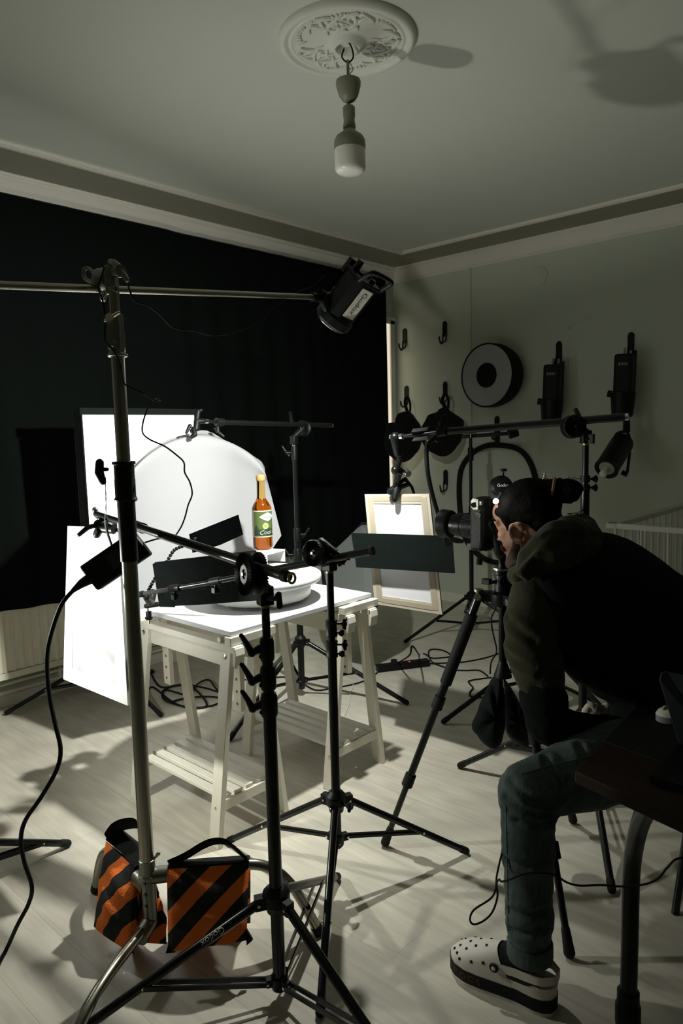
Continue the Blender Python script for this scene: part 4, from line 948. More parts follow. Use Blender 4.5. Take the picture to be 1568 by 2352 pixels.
obj('spring_clip', MB().prism([P(1030, 1230, 2.84), P(1050, 1234, 2.83), P(1066, 1240, 2.82), P(1064, 1248, 2.82), P(1048, 1248, 2.83), P(1034, 1244, 2.84)], FW * .03).prism([P(1018, 1232, 2.89), P(1034, 1230, 2.88), P(1036, 1252, 2.88), P(1020, 1256, 2.89)], FW * .014), 'black_plastic', g2, smooth=0, bevel=.002)

# ------------------------------------------------------------------ power adapter and cables
ad = thing('power_adapter', 'black power adapter brick hanging tilted behind the steel pole', 'power adapter', P(220, 1357, 2.06))
Cq = [P(179, 1303, 2.05), P(302, 1219, 2.05), P(345, 1274, 2.05), P(222, 1358, 2.05)]
obj('brick', MB().prism(Cq, FW * .038), 'black_plastic', ad, smooth=30, bevel=.007)
tb = MB()
for k in range(9): tb.add([lerp4(Cq, .42, .22 + k * .06) - FW * .0012, lerp4(Cq, .66, .22 + k * .06) - FW * .0012, lerp4(Cq, .66, .24 + k * .06) - FW * .0012, lerp4(Cq, .42, .24 + k * .06) - FW * .0012], [(0, 1, 2, 3)])
obj('printed_rating', tb, mat('faint_print', (.09, .09, .08), .7), ad, smooth=0)
obj('strap', MB().tube(sm([P(258, 1258, 2.06), P(252, 1240, 2.05), P(247, 1225, 2.04), P(243, 1205, 2.02), P(243, 1192, 2.0)], 5), .0065, 8, flat=.4), 'rubber', ad)
obj('hanging_strings', MB().tube([P(240, 1094, 1.92), P(244, 1140, 1.95), P(241, 1192, 2.0)], .0009, 6).tube([P(243, 1094, 1.92), P(242, 1140, 1.95), P(246, 1192, 2.0)], .0009, 6), 'whiteplastic', ad)
obj('plug', MB().limb([P(205, 1330, 2.06), P(188, 1340, 2.06), P(168, 1356, 2.05)], [.016, .013, .007], 12), 'rubber', ad)
def cable(label, pts, r, k=8, name='cable', mt='rubber', group=None): return tag(obj(name, MB().tube(sm(pts, k), r, 8), mt, smooth=60), label, 'cable', group)
cable('thick black mains cable hanging from the adapter down to the floor at the left edge', [P(170, 1354, 2.05), P(140, 1392, 2.04), P(114, 1470, 2.03), P(108, 1530, 2.03), P(114, 1600, 2.03), P(126, 1660, 2.03), P(139, 1720, 2.03), P(130, 1768, 2.03), P(95, 1830, 2.03), P(58, 1885, 2.04), P(48, 1930, 2.05), P(56, 1980, 2.06), P(73, 2035, 2.08), P(66, 2075, 2.10), P(40, 2125, 2.10), G(15, 2180, .006), G(-25, 2260, .006)], .0062)
cable('thin black lamp cable looping under the steel tube', [P(744, 632, 2.66), P(722, 655, 2.62), P(690, 668, 2.55), P(655, 688, 2.48), P(625, 710, 2.42), P(605, 735, 2.38), P(570, 752, 2.32), P(535, 764, 2.26), P(490, 770, 2.19), P(445, 760, 2.1), P(398, 752, 2.05), P(370, 725, 2.0), P(340, 702, 1.96), P(310, 692, 1.92), P(298, 668, 1.90), P(292, 645, 1.88)], .0026)
cable('thin black cable winding down the steel pole and across the white sheet', [P(240, 612, 1.88), P(230, 645, 1.87), P(226, 662, 1.87), P(238, 700, 1.87), P(242, 745, 1.87), P(241, 780, 1.87), P(262, 808, 1.87), P(276, 835, 1.88), P(283, 875, 1.88), P(292, 886, 1.89), P(325, 901, 1.9), P(350, 917, 1.92), P(366, 921, 1.94), P(360, 914, 1.95), P(347, 923, 1.96), P(338, 940, 1.97), P(328, 972, 1.99), P(328, 995, 2.0), P(345, 1010, 2.02), P(378, 1025, 2.04), P(405, 1045, 2.06), P(422, 1062, 2.07), P(424, 1085, 2.08), P(436, 1108, 2.09), P(441, 1135, 2.1), P(432, 1160, 2.11), P(424, 1190, 2.12), P(413, 1215, 2.13), P(395, 1236, 2.14), P(365, 1237, 2.12), P(333, 1246, 2.08)], .0024)

z_ = .005
cable('black cable tangle on the floor under the left trestle', [G(320, 1500, z_), G(345, 1545, z_), G(370, 1578, z_), G(420, 1572, z_), G(470, 1580, z_ + .01), G(505, 1590, z_), G(530, 1588, z_), G(500, 1585, z_ + .02), G(480, 1562, z_ + .02), G(455, 1570, .02), G(430, 1595, z_), G(380, 1585, .012), G(375, 1605, z_), G(410, 1620, z_), G(450, 1625, z_), G(490, 1620, z_), G(510, 1605, z_), G(470, 1600, .014), G(420, 1605, .014), G(385, 1612, .014), G(372, 1590, .014), G(400, 1575, .014), G(440, 1578, .014), G(475, 1618, .01), G(440, 1627, z_), G(395, 1612, z_), G(350, 1578, z_), G(335, 1600, z_)], .0055, 7)
cable('black cable curving over the floor between the trestles', [G(520, 1580, z_), G(560, 1562, z_), G(610, 1560, z_), G(650, 1555, z_), G(690, 1568, z_), G(725, 1585, z_), G(765, 1580, z_), G(810, 1572, z_), G(845, 1560, z_), G(866, 1545, z_)], .005)
cable('thin white cable on the floor behind the right trestle', [G(812, 1570, .004), G(803, 1600, .004), G(800, 1620, .004), G(792, 1640, .004), G(785, 1655, .004)], .003, mt='whiteplastic')
ps = thing('power_strip', 'black power strip with a small red light on the floor behind the tripod', 'power strip', G(925, 1535))
e0, e1 = G(868, 1546), G(988, 1531); dd = (e1 - e0); nn = V((-dd.y, dd.x, 0)).normalized()
obj('body', MB().prism([e0, e1, e1 + nn * .055, e0 + nn * .055], (0, 0, .042)), 'black_plastic', ps, smooth=0, bevel=.005)
sk = MB()
for k in range(5): sk.cyl(e0 + dd * (.14 + .13 * k) + nn * .0275 + V((0, 0, .0405)), e0 + dd * (.14 + .13 * k) + nn * .0275 + V((0, 0, .0435)), .019, n=18)
obj('sockets', sk, 'rubber', ps)
MT['redled'] = emat('red_indicator', (1, .02, .01), 4)
lab(obj('indicator_light', MB().ell(e0 + dd * .62 + nn * .02 + V((0, 0, .042)), (.006, .006, .003)), 'redled', ps), 'small glowing red light')
obj('plug', MB().cyl(e0 + dd * .33 + nn * .027 + V((0, 0, .042)), e0 + dd * .33 + nn * .027 + V((0, 0, .065)), .02, n=14), 'rubber', ps)
cable('black cable rising from the power strip and looping on the floor', [e0 + dd * .42 + nn * .027 + V((0, 0, .043)), P(940, 1505, 4.06), P(945, 1485, 4.05), P(952, 1489, 4.05), G(962, 1503, z_), G(975, 1502, z_), G(990, 1511, z_), G(1010, 1511, z_), G(1035, 1507, z_), G(1020, 1495, z_), G(995, 1491, z_), G(984, 1497, z_), G(988, 1515, z_), G(1000, 1525, z_), G(1040, 1538, z_), G(1070, 1540, z_), G(1100, 1540, z_), G(1120, 1553, z_)], .005)
cable('black cable running from the power strip towards the tripod', [e1 + nn * .03 + V((0, 0, .012)), G(1020, 1523, z_), G(1060, 1521, z_), G(1110, 1512, z_), G(1150, 1500, z_), G(1180, 1495, z_)], .005)
cable('black cable bunched on the floor beside the hanging black bag', [G(1128, 1556, z_), G(1080, 1563, z_), G(1078, 1570, z_), G(1086, 1580, z_), G(1079, 1590, z_), G(1082, 1600, z_), G(1110, 1602, z_), G(1140, 1606, z_)], .005)

# ------------------------------------------------------------------ sandbags on the steel stand
def pillow(c4, th, n=14, sag=.02, curl=.03):
    c4 = [V(p) for p in c4]; nn = (c4[1] - c4[0]).cross(c4[3] - c4[0]).normalized()
    if nn.dot(FW) > 0: nn = -nn
    def pt(u, v, s):
        b = (max(0, math.sin(PI * u)) ** .55) * (max(0, math.sin(PI * min(v * .96 + .02, 1))) ** .5)
        w = .006 * math.sin(9 * u + 5 * v) + .005 * math.sin(17 * v - 6 * u)
        p = lerp4(c4, u, v) + nn * (s * th * b * (.55 + .45 * v) + w * b)
        return p
    vs = []; fs = []; uvs = []
    for s in (1, -1):
        o = len(vs)
        for i in range(n + 1):
            for j in range(n + 1): vs.append(pt(j / n, i / n, s)); uvs.append((j / n, i / n))
        for i in range(n):
            for j in range(n):
                a = o + i * (n + 1) + j; q = (a, a + 1, a + n + 2, a + n + 1); fs.append(q if s == 1 else q[::-1])
    return vs, fs, uvs
def pouch(parent, c4, th, name='pouch'):
    vs, fs, uvs = pillow(c4, th); w = WL[parent.name]
    me = bpy.data.meshes.new(name); me.from_pydata([tuple(v - w) for v in vs], [], fs); ul = me.uv_layers.new(name='UVMap')
    for l in me.loops: ul.data[l.index].uv = uvs[l.vertex_index]
    bm = bmesh.new(); bm.from_mesh(me); bmesh.ops.remove_doubles(bm, verts=bm.verts, dist=1e-5); bm.to_mesh(me); bm.free()
    for p in me.polygons: p.use_smooth = True
    o = bpy.data.objects.new(name, me); COL.objects.link(o); me.materials.append(MT['stripe']); o.parent = parent; WL[o.name] = w; return o
def strapband(parent, pts, w, name='handle', side=None, th=.004):
    pts = sm(pts, 6); side = V(side).normalized(); rows = [[p - side * w / 2, p, p + side * w / 2] for p in pts]
    return obj(name, MB().slab(rows, lambda i, j: V((0, 0, th))), 'fabric', parent, smooth=60)
S1 = thing('sandbag', 'orange and black striped sandbag on the right leg of the steel stand', 'sandbag', G(480, 2185), 'striped sandbags on the steel stand')
d1 = 2.03
pouch(S1, [P(383, 1996, d1), P(572, 1983, d1 + .02), P(566, 2160, 1.985), P(386, 2186, 1.96)], .035)
pouch(S1, [P(400, 1985, d1 + .14), P(575, 1975, d1 + .16), P(575, 2120, d1 + .16), P(400, 2130, d1 + .14)], .035)
obj('saddle', MB().slab([[P(385, 1998, d1), P(480, 1990, d1 + .01), P(572, 1984, d1 + .02)], [P(388, 1982, d1 + .06), P(480, 1974, d1 + .07), P(573, 1968, d1 + .08)], [P(400, 1986, d1 + .14), P(480, 1980, d1 + .15), P(575, 1976, d1 + .16)]], (0, 0, .006)), 'fabric', S1)
strapband(S1, [P(388, 1985, d1 + .03), P(425, 1968, d1 + .03), P(465, 1944, d1 + .03), P(492, 1934, d1 + .03), P(520, 1936, d1 + .03), P(545, 1955, d1 + .03), P(570, 1978, d1 + .03)], .052, side=FW * .75 - UP * .65)
obj('corner_flap', MB().prism([P(565, 2135, 1.99), P(580, 2160, 1.99), P(566, 2172, 1.985)], FW * .01).prism([P(386, 2170, 1.965), P(380, 2190, 1.955), P(402, 2188, 1.96)], FW * .01), 'fabric', S1, smooth=0)
S2 = thing('sandbag', 'orange and black striped sandbag slumped behind the steel pole on the left', 'sandbag', G(280, 2190), 'striped sandbags on the steel stand')
pouch(S2, [P(243, 1932, 2.24), P(318, 1998, 2.12), P(308, 2192, 2.02), P(215, 2128, 2.12)], .042)
pouch(S2, [P(312, 1965, 2.22), P(365, 2055, 2.10), P(383, 2168, 2.05), P(300, 2160, 2.16)], .04)
obj('saddle', MB().slab([[P(243, 1930, 2.25), P(278, 1958, 2.18), P(308, 1997, 2.12)], [P(270, 1900, 2.28), P(300, 1935, 2.2), P(328, 1985, 2.12)], [P(320, 1940, 2.28), P(345, 1990, 2.2), P(366, 2056, 2.1)]], (0, 0, .006)), 'fabric', S2)
strapband(S2, [P(246, 1928, 2.24), P(262, 1906, 2.24), P(288, 1894, 2.23), P(318, 1896, 2.22), P(335, 1935, 2.2)], .075, side=FW * .7 - UP * .7)

# ------------------------------------------------------------------ big grey-faced softbox lying behind the table
fb = thing('softbox', 'large unlit softbox with a grey front lying on the floor behind the right trestle', 'softbox', G(835, 1440))
face = [P(831, 1203, 4.55), P(884, 1200, 4.40), P(900, 1330, 4.30), P(863, 1391, 4.25), P(839, 1424, 4.25), P(758, 1400, 4.45), P(738, 1292, 4.65), P(786, 1256, 4.65)]
obj('front_cloth', MB().prism(face, FW * .01), 'greydark', fb, smooth=0)
rim_ = MB().tube(face, .009, 8, closed=True); obj('rim', rim_, 'fabric', fb)
c0 = sum(face, V()) / 8; bw = MB(); rows = []
nf = V((.80, .45, -.28))
for k in range(7):
    t = k / 6 * PI / 2; rows.append([c0 + (p - c0) * math.cos(t) ** .7 + nf * .34 * math.sin(t) + V((0, 0, 0)) for p in sm(face, 4, closed=True)])
vs = [p for r in rows for p in r]; K = len(rows[0])
for v in vs: v.z = max(v.z, .004)
bw.add(vs, [(i * K + j, i * K + (j + 1) % K, (i + 1) * K + (j + 1) % K, (i + 1) * K + j) for i in range(6) for j in range(K)]); obj('fabric_bowl', bw, 'fabric', fb, smooth=60)

# small bits lying on the floor
# ================================================================== RIGHT WALL
HK = 'black wall hooks'
def hook_parts(h, o, sc=1):
    o = V(o)
    obj('plate', MB().prism([o + V((0, dy * sc, dz * sc)) for dy, dz in [(-.022, -.055), (.022, -.055), (.023, .05), (.016, .068), (0, .075), (-.016, .068), (-.023, .05)]], (-.012, 0, 0)), 'black_plastic', h, smooth=0, bevel=.004)
    def w(*ps): return sm([o + V((-a * sc, b * sc, c * sc)) for a, b, c in ps], 4)
    obj('prong', MB().tube(w((.01, .018, -.03), (.014, .018, -.10), (.03, .012, -.115), (.055, .01, -.115), (.07, .012, -.09), (.074, .014, -.06)), .0065, 8), 'black_metal', h)
    obj('prong', MB().tube(w((.01, -.016, -.03), (.014, -.016, -.085), (.05, -.02, -.105), (.11, -.03, -.115), (.135, -.034, -.095), (.14, -.036, -.07)), .0065, 8), 'black_metal', h)
def whook(px, py, label, mk=None):
    o = PXX(px, py, RX)
    if mk: return copy_thing(mk, o - mk.location, label)
    h = thing('wall_hook', label, 'hook', o, HK); hook_parts(h, o); return h
h0 = whook(930, 774, 'black double wall hook, empty, nearest the curtain in the top row')
whook(1022, 758, 'black double wall hook, empty, second from the curtain in the top row', h0)
whook(1024, 1098, 'black double wall hook, empty, low on the wall above the camera', h0)
whook(934, 905, 'black wall hook carrying the black pouch nearest the curtain', h0)
whook(1023, 896, 'black wall hook carrying the wide black pouch below the top hooks', h0)
hr = whook(1284, 806, 'black wall hook carrying the left flash unit', h0)
whook(1449, 787, 'black wall hook carrying the right flash unit', h0)
whook(1142, 976, 'black wall hook carrying the black oval hoop', h0)

def bag(label, c, d, outline, seed):
    o = thing('hanging_pouch', label, 'pouch', P(c[0], c[1], d), 'black pouches on wall hooks')
    pts = [P(x, y, d) for x, y in outline]; c0 = sum(pts, V()) / len(pts); pts = sm(pts, 4, closed=True); mb = MB(); rows = []
    nx = V((-1, 0, 0))
    for t, s in ((0, 0), (.6, .5), (.85, .8), (1, .95)): pass
    vs = []; fs = []; K = len(pts); lv = [(1, 0), (.93, .045), (.75, .08), (.4, .10), (.02, .105)]
    for sgn in (1, -.6):
        b = len(vs)
        for f, h in lv: vs += [c0 + (p - c0) * f + nx * (h * sgn + (.012 * math.sin(9 * (p - c0).y / .1 + seed) if h else 0)) for p in pts]
        for i in range(len(lv) - 1):
            for j in range(K): fs.append((b + i * K + j, b + i * K + (j + 1) % K, b + (i + 1) * K + (j + 1) % K, b + (i + 1) * K + j))
        fs.append(tuple(b + (len(lv) - 1) * K + j for j in range(K)))
    obj('body', MB().add(vs, fs), 'fabric', o, smooth=70)
    return o
b1 = bag('round black pouch hanging on the hook beside the curtain edge', (930, 1062), 5.98, [(892, 975), (912, 968), (920, 948), (940, 946), (955, 962), (966, 990), (966, 1015), (950, 1048), (925, 1062), (900, 1050), (888, 1020)], 0)
obj('strap', MB().tube(sm([P(938, 955, 5.98), P(930, 925, 5.98), P(936, 912, 5.98), P(942, 930, 5.98), P(940, 955, 5.98)], 5), .016, 8, flat=.5), 'fabric', b1)
b2 = bag('wide round black pouch hanging on the second hook from the curtain', (1018, 1048), 5.85, [(970, 985), (985, 955), (1005, 945), (1020, 935), (1035, 945), (1060, 962), (1063, 980), (1055, 1015), (1035, 1042), (1010, 1048), (980, 1030), (968, 1005)], 2)
obj('strap', MB().tube(sm([P(1028, 950, 5.85), P(1016, 920, 5.85), P(1023, 905, 5.85), P(1030, 920, 5.85), P(1026, 950, 5.85)], 5), .018, 8, flat=.5), 'fabric', b2)

# ring softbox
rg = thing('ring_softbox', 'round black softbox with a grey ring front hanging on the right wall', 'softbox', PXX(1160, 865, RX))
fc = PXX(1117, 862, 5.035); ax = V((-1, .10, .0)).normalized(); Rr_ = .252
hub_ = .095; dp = (RX - .01 - fc.x)
obj('fabric_drum', MB().lathe([(hub_, .004), (hub_, -dp * .9), (Rr_ * .6, -dp * .97), (Rr_ * .93, -dp * .85), (Rr_ * 1.0, -dp * .5), (Rr_, .004), (Rr_ * .955, .006), (Rr_ * .955, -.004), (hub_ * 1.02, -.004), (hub_ * 1.02, .004), (hub_, .004)], fc, ax, 56), 'fabric', rg, smooth=40)
lab(obj('front_cloth', MB().lathe([(hub_ * 1.03, .0), (hub_ * 1.03, -.003), (Rr_ * .955, -.003), (Rr_ * .955, .0), (hub_ * 1.03, .0)], fc, ax, 56), 'greyscreen', rg), 'grey ring-shaped front cloth')
obj('mount_plate', MB().cyl(fc - ax * dp * .85, fc - ax * dp * .80, hub_, n=30), 'black_plastic', rg)

# hanging flash units
def flash(px, py, label):
    d = (PXX(px, py, RX) - EYE).dot(FW) - .16; base = P(px, py, d); sc = d / FPX
    o = thing('flash_unit', label, 'flash unit', base - V((0, 0, 75 * sc)), 'flash units hanging on the right wall')
    u = V((0, .03, 1)).normalized(); Rz = M.Rotation(.12, 3, 'Z') @ M.Rotation(.03, 3, 'X')
    def at(a, b, c): return base + Rz @ V((a, b, c))
    obj('housing', MB().box(at(0, .0, .04), (.09, .125, .29), Rz), 'black_plastic', o, smooth=0, bevel=.016)
    obj('display', MB().box(at(-.046, .0, .115), (.003, .07, .022), Rz), mat('dim_display', (.05, .05, .045), .3), o, smooth=0)
    ld = MB()
    for k in range(3): ld.box(at(-.048, -.018 + .02 * k, .115), (.001, .008, .012), Rz)
    obj('display_digits', ld, mat('display_digits', (.35, .33, .28), .5), o, smooth=0)
    obj('reflector_cup', MB().lathe([(.001, -.22), (.062, -.22), (.072, -.20), (.084, -.06), (.086, -.05), (.001, -.05)], at(0, 0, -.03), Rz @ V((0, 0, 1)), 28), 'black_plastic', o)
    obj('mounting_knob', MB().cyl(at(-.02, .07, -.09), at(-.03, .10, -.085), .024, n=14), 'black_plastic', o)
    obj('bracket', MB().box(at(.05, -.055, .02), (.03, .022, .38), Rz), 'black_metal', o, smooth=0, bevel=.004)
    obj('stud', MB().cyl(at(-.01, .0, .18), at(-.01, .0, .225), .006, n=10), 'bright', o)
    return o
flash(1268, 895, 'black flash unit with a short tube hanging right of the ring softbox')
flash(1432, 875, 'black flash unit with a short tube hanging rightmost on the wall')

# flash head with a bare bulb
d = 4.98; sc = d / FPX
fh = thing('studio_flash', 'black tilted flash head with a bare glass bulb hanging below the right flash unit', 'flash head', P(1400, 1098, d))
q0, q1 = P(1392, 1077, d - .12), P(1432, 1012, d + .06); fa = (q0 - q1).normalized()
obj('housing', MB().lathe([(.001, 0), (.052, .0), (.072, .015), (.078, .04), (.078, (q0 - q1).length - .01), (.082, (q0 - q1).length), (.06, (q0 - q1).length), (.058, (q0 - q1).length - .012), (.001, (q0 - q1).length - .012)], q1, fa, 30), 'black_plastic', fh)
lab(obj('front_plate', MB().lathe([(.001, .0), (.052, 0), (.052, .004), (.03, .006), (.001, .006)], q0 - fa * .010, fa, 28), mat('pale_ceramic', (.42, .42, .35), .6), fh), 'pale round front plate')
obj('bulb', MB().lathe([(.001, -.005), (.017, -.005), (.019, .03), (.026, .05), (.026, .065), (.014, .078), (.001, .08)], q0, fa, 20), 'bulb', fh, smooth=60)
obj('bracket', MB().tube(sm([P(1412, 1025, d), P(1413, 1000, d), P(1428, 992, d), P(1442, 996, d), P(1446, 1030, d + .02), P(1440, 1085, d)], 5), .010, 8), 'black_metal', fh)
obj('hanging_plate', MB().prism([P(1434, 965, d), P(1446, 962, d), P(1447, 992, d), P(1433, 992, d)], FW * .03), 'black_metal', fh, smooth=0)
obj('knob', MB().cyl(P(1428, 1085, d), P(1440, 1090, d - .02), .018, n=12), 'black_plastic', fh)

# black oval hoop
hx = RX - .0235
ho = sm([PXX(x, y, hx) for x, y in [(1140, 1022), (1190, 1032), (1218, 1065), (1232, 1120), (1232, 1200), (1205, 1265), (1160, 1292), (1110, 1282), (1070, 1240), (1056, 1170), (1056, 1090), (1075, 1050), (1105, 1028)]], 6, closed=True)
hp = thing('oval_hoop', 'large black oval hoop hanging on the wall behind the camera', 'hoop', PXX(1140, 1290, hx), None)
obj('tube', MB().tube(ho, .0225, 12, closed=True), 'rubber', hp, smooth=60)
obj('stem', MB().cyl(PXX(1141, 1024, hx), PXX(1142, 985, hx), .020, n=12), 'rubber', hp)
# ================================================================== TRIPOD AND CAMERA
tcx, tcy, tz = 2.052, 1.185, .955
Tp = thing('camera_tripod', 'black camera tripod with foam-wrapped legs in front of the kneeling-height camera man', 'tripod', (tcx, tcy, 0))
Tp['label'] = 'black camera tripod with padded upper legs standing beside the seated man'
c = V((tcx, tcy, tz))
sp_ = MB().lathe([(.02, -.03), (.036, -.028), (.040, -.01), (.040, .012), (.028, .022), (.026, .075), (.030, .078), (.030, .092), (.02, .094)], c, n=26)
tf = [G(882, 1945), G(1309, 2205), G(1317, 1893)]
for f in tf: sp_.beam(c, c + dirxy((tcx, tcy), f) * .075, .032, .032, (0, 0, 1))
obj('spider', sp_, 'black_metal', Tp)
obj('spider_knob', MB().cyl(c + V((0, 0, .055)) - FW * .02, c + V((0, 0, .055)) - FW * .052, .021, n=24), 'black_plastic', Tp)
obj('spider_knob', MB().cyl(c + V((0, 0, .05)) - RT * .02, c + V((0, 0, .05)) - RT * .04, .006, n=10).box(c + V((0, 0, .052)) - RT * .052, (.02, .03, .018)), 'black_metal', Tp, bevel=.003)
obj('silver_ring', MB().lathe([(.024, .092), (.031, .092), (.031, .0985), (.024, .0985)], c, n=30), 'bright', Tp)
for f in tf:
    d = dirxy((tcx, tcy), f); a = c + d * .078; b = V((f.x, f.y, .006)); u = (b - a).normalized(); L = (b - a).length
    lo = obj('leg', MB().cyl(a, a + u * L * .40, .0145, n=16).cyl(a + u * L * .36, a + u * L * .72, .0128, n=16).cyl(a + u * L * .68, b - u * .06, .0108, n=16), 'black_gloss', Tp)
    obj('foam_grip', MB().cyl(a + u * .07, a + u * L * .33, .0205, n=18), 'rubber', lo)
    for k in (.405, .72): obj('leg_lock', MB().cyl(a + u * (L * k - .022), a + u * (L * k + .022), .0195, .0205, n=18), 'rubber', lo)
    obj('foot', MB().limb([b - u * .075, b - u * .014], [.0125, .0165], 14), 'rubber', lo)
    s = d.cross(V((0, 0, 1))); obj('pivot', MB().cyl(a - s * .024, a + s * .024, .012, n=14).cyl(a + V((0, 0, .014)), a + V((0, 0, .022)), .015, n=16), 'bright', lo)
obj('centre_column', MB().cyl(c - V((0, 0, .24)), c + V((0, 0, .16)), .0135, n=18), 'black_gloss', Tp)
obj('column_end', MB().lathe([(.012, .06), (.014, .05), (.030, .004), (.030, 0), (.012, 0)], c - V((0, 0, .27)), n=20), 'black_plastic', Tp)
obj('hanging_hook', MB().tube(sm([c - V((0, 0, .27)), c + V((.006, 0, -.31)), c + V((.010, 0, -.335)), c + V((0, 0, -.348)), c + V((-.010, 0, -.335))], 5), .0028, 8), 'bright', Tp)
obj('tripod_head', MB().limb([c + V((0, 0, .15)), c + V((0, .02, .20)), c + V((0, .05, .235))], [.028, .034, .030], 18).box((tcx + .005, 1.27, 1.108 - .012 + .02), (.06, .07, .02)), 'black_metal', Tp)
# weight bag
wb = thing('weight_bag', 'black cloth weight bag hanging from the tripod hook', 'bag', P(1140, 1722, 2.42))
def lobe(parent, outline, d, th, seed):
    pts = [P(x, y, d) for x, y in outline]; c0 = sum(pts, V()) / len(pts); pts = sm(pts, 4, closed=True); K = len(pts); vs = []; fs = []
    lv = [(1, 0), (.92, .4), (.72, .75), (.4, .95), (.02, 1)]
    for sgn in (-1, 1):
        b = len(vs)
        for f_, h in lv: vs += [c0 + (p - c0) * f_ + FW * (sgn * th * h + (.008 * math.sin(60 * (p - c0).z + 40 * (p - c0).x + seed) * (h > 0))) for p in pts]
        for i in range(4):
            for j in range(K): fs.append((b + i * K + j, b + i * K + (j + 1) % K, b + (i + 1) * K + (j + 1) % K, b + (i + 1) * K + j))
        fs.append(tuple(b + 4 * K + j for j in range(K)))
    obj('pouch', MB().add(vs, fs), 'card' if seed == 0 else 'fabric', parent, smooth=70)
lobe(wb, [(1142, 1543), (1118, 1580), (1102, 1620), (1083, 1668), (1096, 1690), (1110, 1708), (1130, 1720), (1148, 1712), (1155, 1690), (1160, 1640), (1156, 1580), (1150, 1550)], 2.40, .045, 0)
lobe(wb, [(1156, 1562), (1180, 1590), (1200, 1630), (1215, 1680), (1212, 1716), (1182, 1706), (1162, 1682), (1155, 1640)], 2.46, .04, 1)
obj('strap', MB().tube(sm([P(1146, 1560, 2.42), P(1148, 1530, 2.42), P(1152, 1515, 2.43), P(1156, 1532, 2.43), P(1156, 1565, 2.43)], 5), .006, 8), 'fabric', wb)

cx, cyy, czz = 2.062, 1.248, 1.195
Cm = thing('camera', 'black mirrorless camera with a zoom lens on the tripod at the man\'s eye', 'camera', (cx, cyy, 1.105))
obj('body', MB().box((cx, cyy, 1.185), (.138, .052, .150)).box((cx + .055, cyy + .02, 1.185), (.03, .03, .14)), 'black_plastic', Cm, smooth=0, bevel=.010)
obj('viewfinder_hump', MB().prism([(cx - .03, cyy - .03, 1.255), (cx + .03, cyy - .03, 1.255), (cx + .02, cyy - .025, 1.282), (cx - .02, cyy - .025, 1.282)], (0, .055, 0)).box((cx, cyy - .035, 1.262), (.038, .02, .024)), 'black_plastic', Cm, smooth=0, bevel=.004)
dl = MB()
lab(obj('dial', MB().cyl((cx - .048, cyy, 1.258), (cx - .048, cyy, 1.272), .015, n=24), 'cast', Cm), 'grey metal dial')
lab(obj('side_plate', MB().prism([PXX(x_, y_, 1.989) for x_, y_ in ((1080, 1150), (1085, 1143), (1098, 1146), (1098, 1172), (1086, 1172), (1080, 1164))], (.006, 0, 0)), 'cast', Cm, smooth=0, bevel=.002), 'grey metal plate')
obj('side_dial', MB().cyl(PXX(1087, 1160, 1.991), PXX(1087, 1160, 1.984), .0085, n=18), 'black_metal', Cm)
lab(obj('dial', MB().cyl(PXX(1096, 1184, 1.994), PXX(1096, 1184, 1.984), .0105, n=20), 'cast', Cm), 'grey metal dial')
obj('top_buttons', MB().cyl((cx + .04, cyy, 1.258), (cx + .04, cyy, 1.27), .009, n=16).cyl((cx - .02, cyy + .012, 1.258), (cx - .02, cyy + .012, 1.27), .008, n=16), 'black_metal', Cm)
l0 = V((cx - .004, cyy + .024, 1.183)); la_ = V((-.01, 1, -.004)).normalized()
obj('lens_barrel', MB().lathe([(.001, 0), (.036, 0), (.036, .012), (.041, .014), (.041, .055), (.0395, .057), (.0395, .060), (.041, .062), (.041, .085), (.036, .09), (.034, .125), (.001, .125)], l0, la_, 40), 'black_metal', Cm, smooth=30)
zr = MB()
for k in range(48):
    a = 2 * PI * k / 48; x, y, _ = basis(la_); zr.box(l0 + la_ * .035 + (x * math.cos(a) + y * math.sin(a)) * .0412, (.0022, .034, .0022), None)
obj('zoom_ring', zr, 'rubber', Cm, smooth=0)
obj('lens_hood', MB().lathe([(.034, .112), (.046, .114), (.048, .120), (.050, .150), (.0475, .150), (.044, .122), (.034, .120)], l0, la_, 40), 'black_plastic', Cm)
obj('front_element', MB().lathe([(.001, .124), (.033, .121), (.033, .118), (.001, .118)], l0, la_, 32), 'darkglass', Cm)
tr_ = P(1150, 1118, 2.31)
to = obj('flash_trigger', MB().lathe([(.001, -.018), (.032, -.018), (.036, -.010), (.036, .010), (.030, .018), (.001, .018)], tr_, (-.6, -.75, .1), 26).box(tr_ - V((0, 0, .026)), (.05, .05, .022)), 'black_plastic', Cm)
obj('trigger_knob', MB().cyl(tr_ + UP * .03 + RT * .008, tr_ + UP * .05 + RT * .008, .003, n=8).cyl(tr_ + UP * .05 + RT * .008, tr_ + UP * .058 + RT * .008, .011, n=16), 'black_metal', to)
tx = MB(); tn = V((-.6, -.75, .1)).normalized(); txr = V((.78, -.62, 0)); put_text(tx, 'Godox', .014, plane_fn(tr_ + tn * .0188 + UP * .004, txr, V((0, 0, 1)))); obj('lettering', tx, 'lettering', to, smooth=0)
MT['ledglow'] = emat('focus_lamp_glow', (1, .98, .92), 160)
lab(obj('focus_lamp', MB().lathe([(.001, 0), (.0085, 0), (.0085, .0015), (.001, .002)], P(1138, 1151, 2.20), (-FW - UP * .35).normalized(), 24), 'ledglow', Cm, smooth=60), 'small bright white light at the back of the camera')
obj('charm_cord', MB().tube(sm([P(1100, 1245, 2.33), P(1101, 1262, 2.33), P(1101, 1280, 2.33)], 4), .0018, 6).cyl(P(1101, 1283, 2.33), P(1100, 1297, 2.33), .010, n=14), 'rubber', Cm)
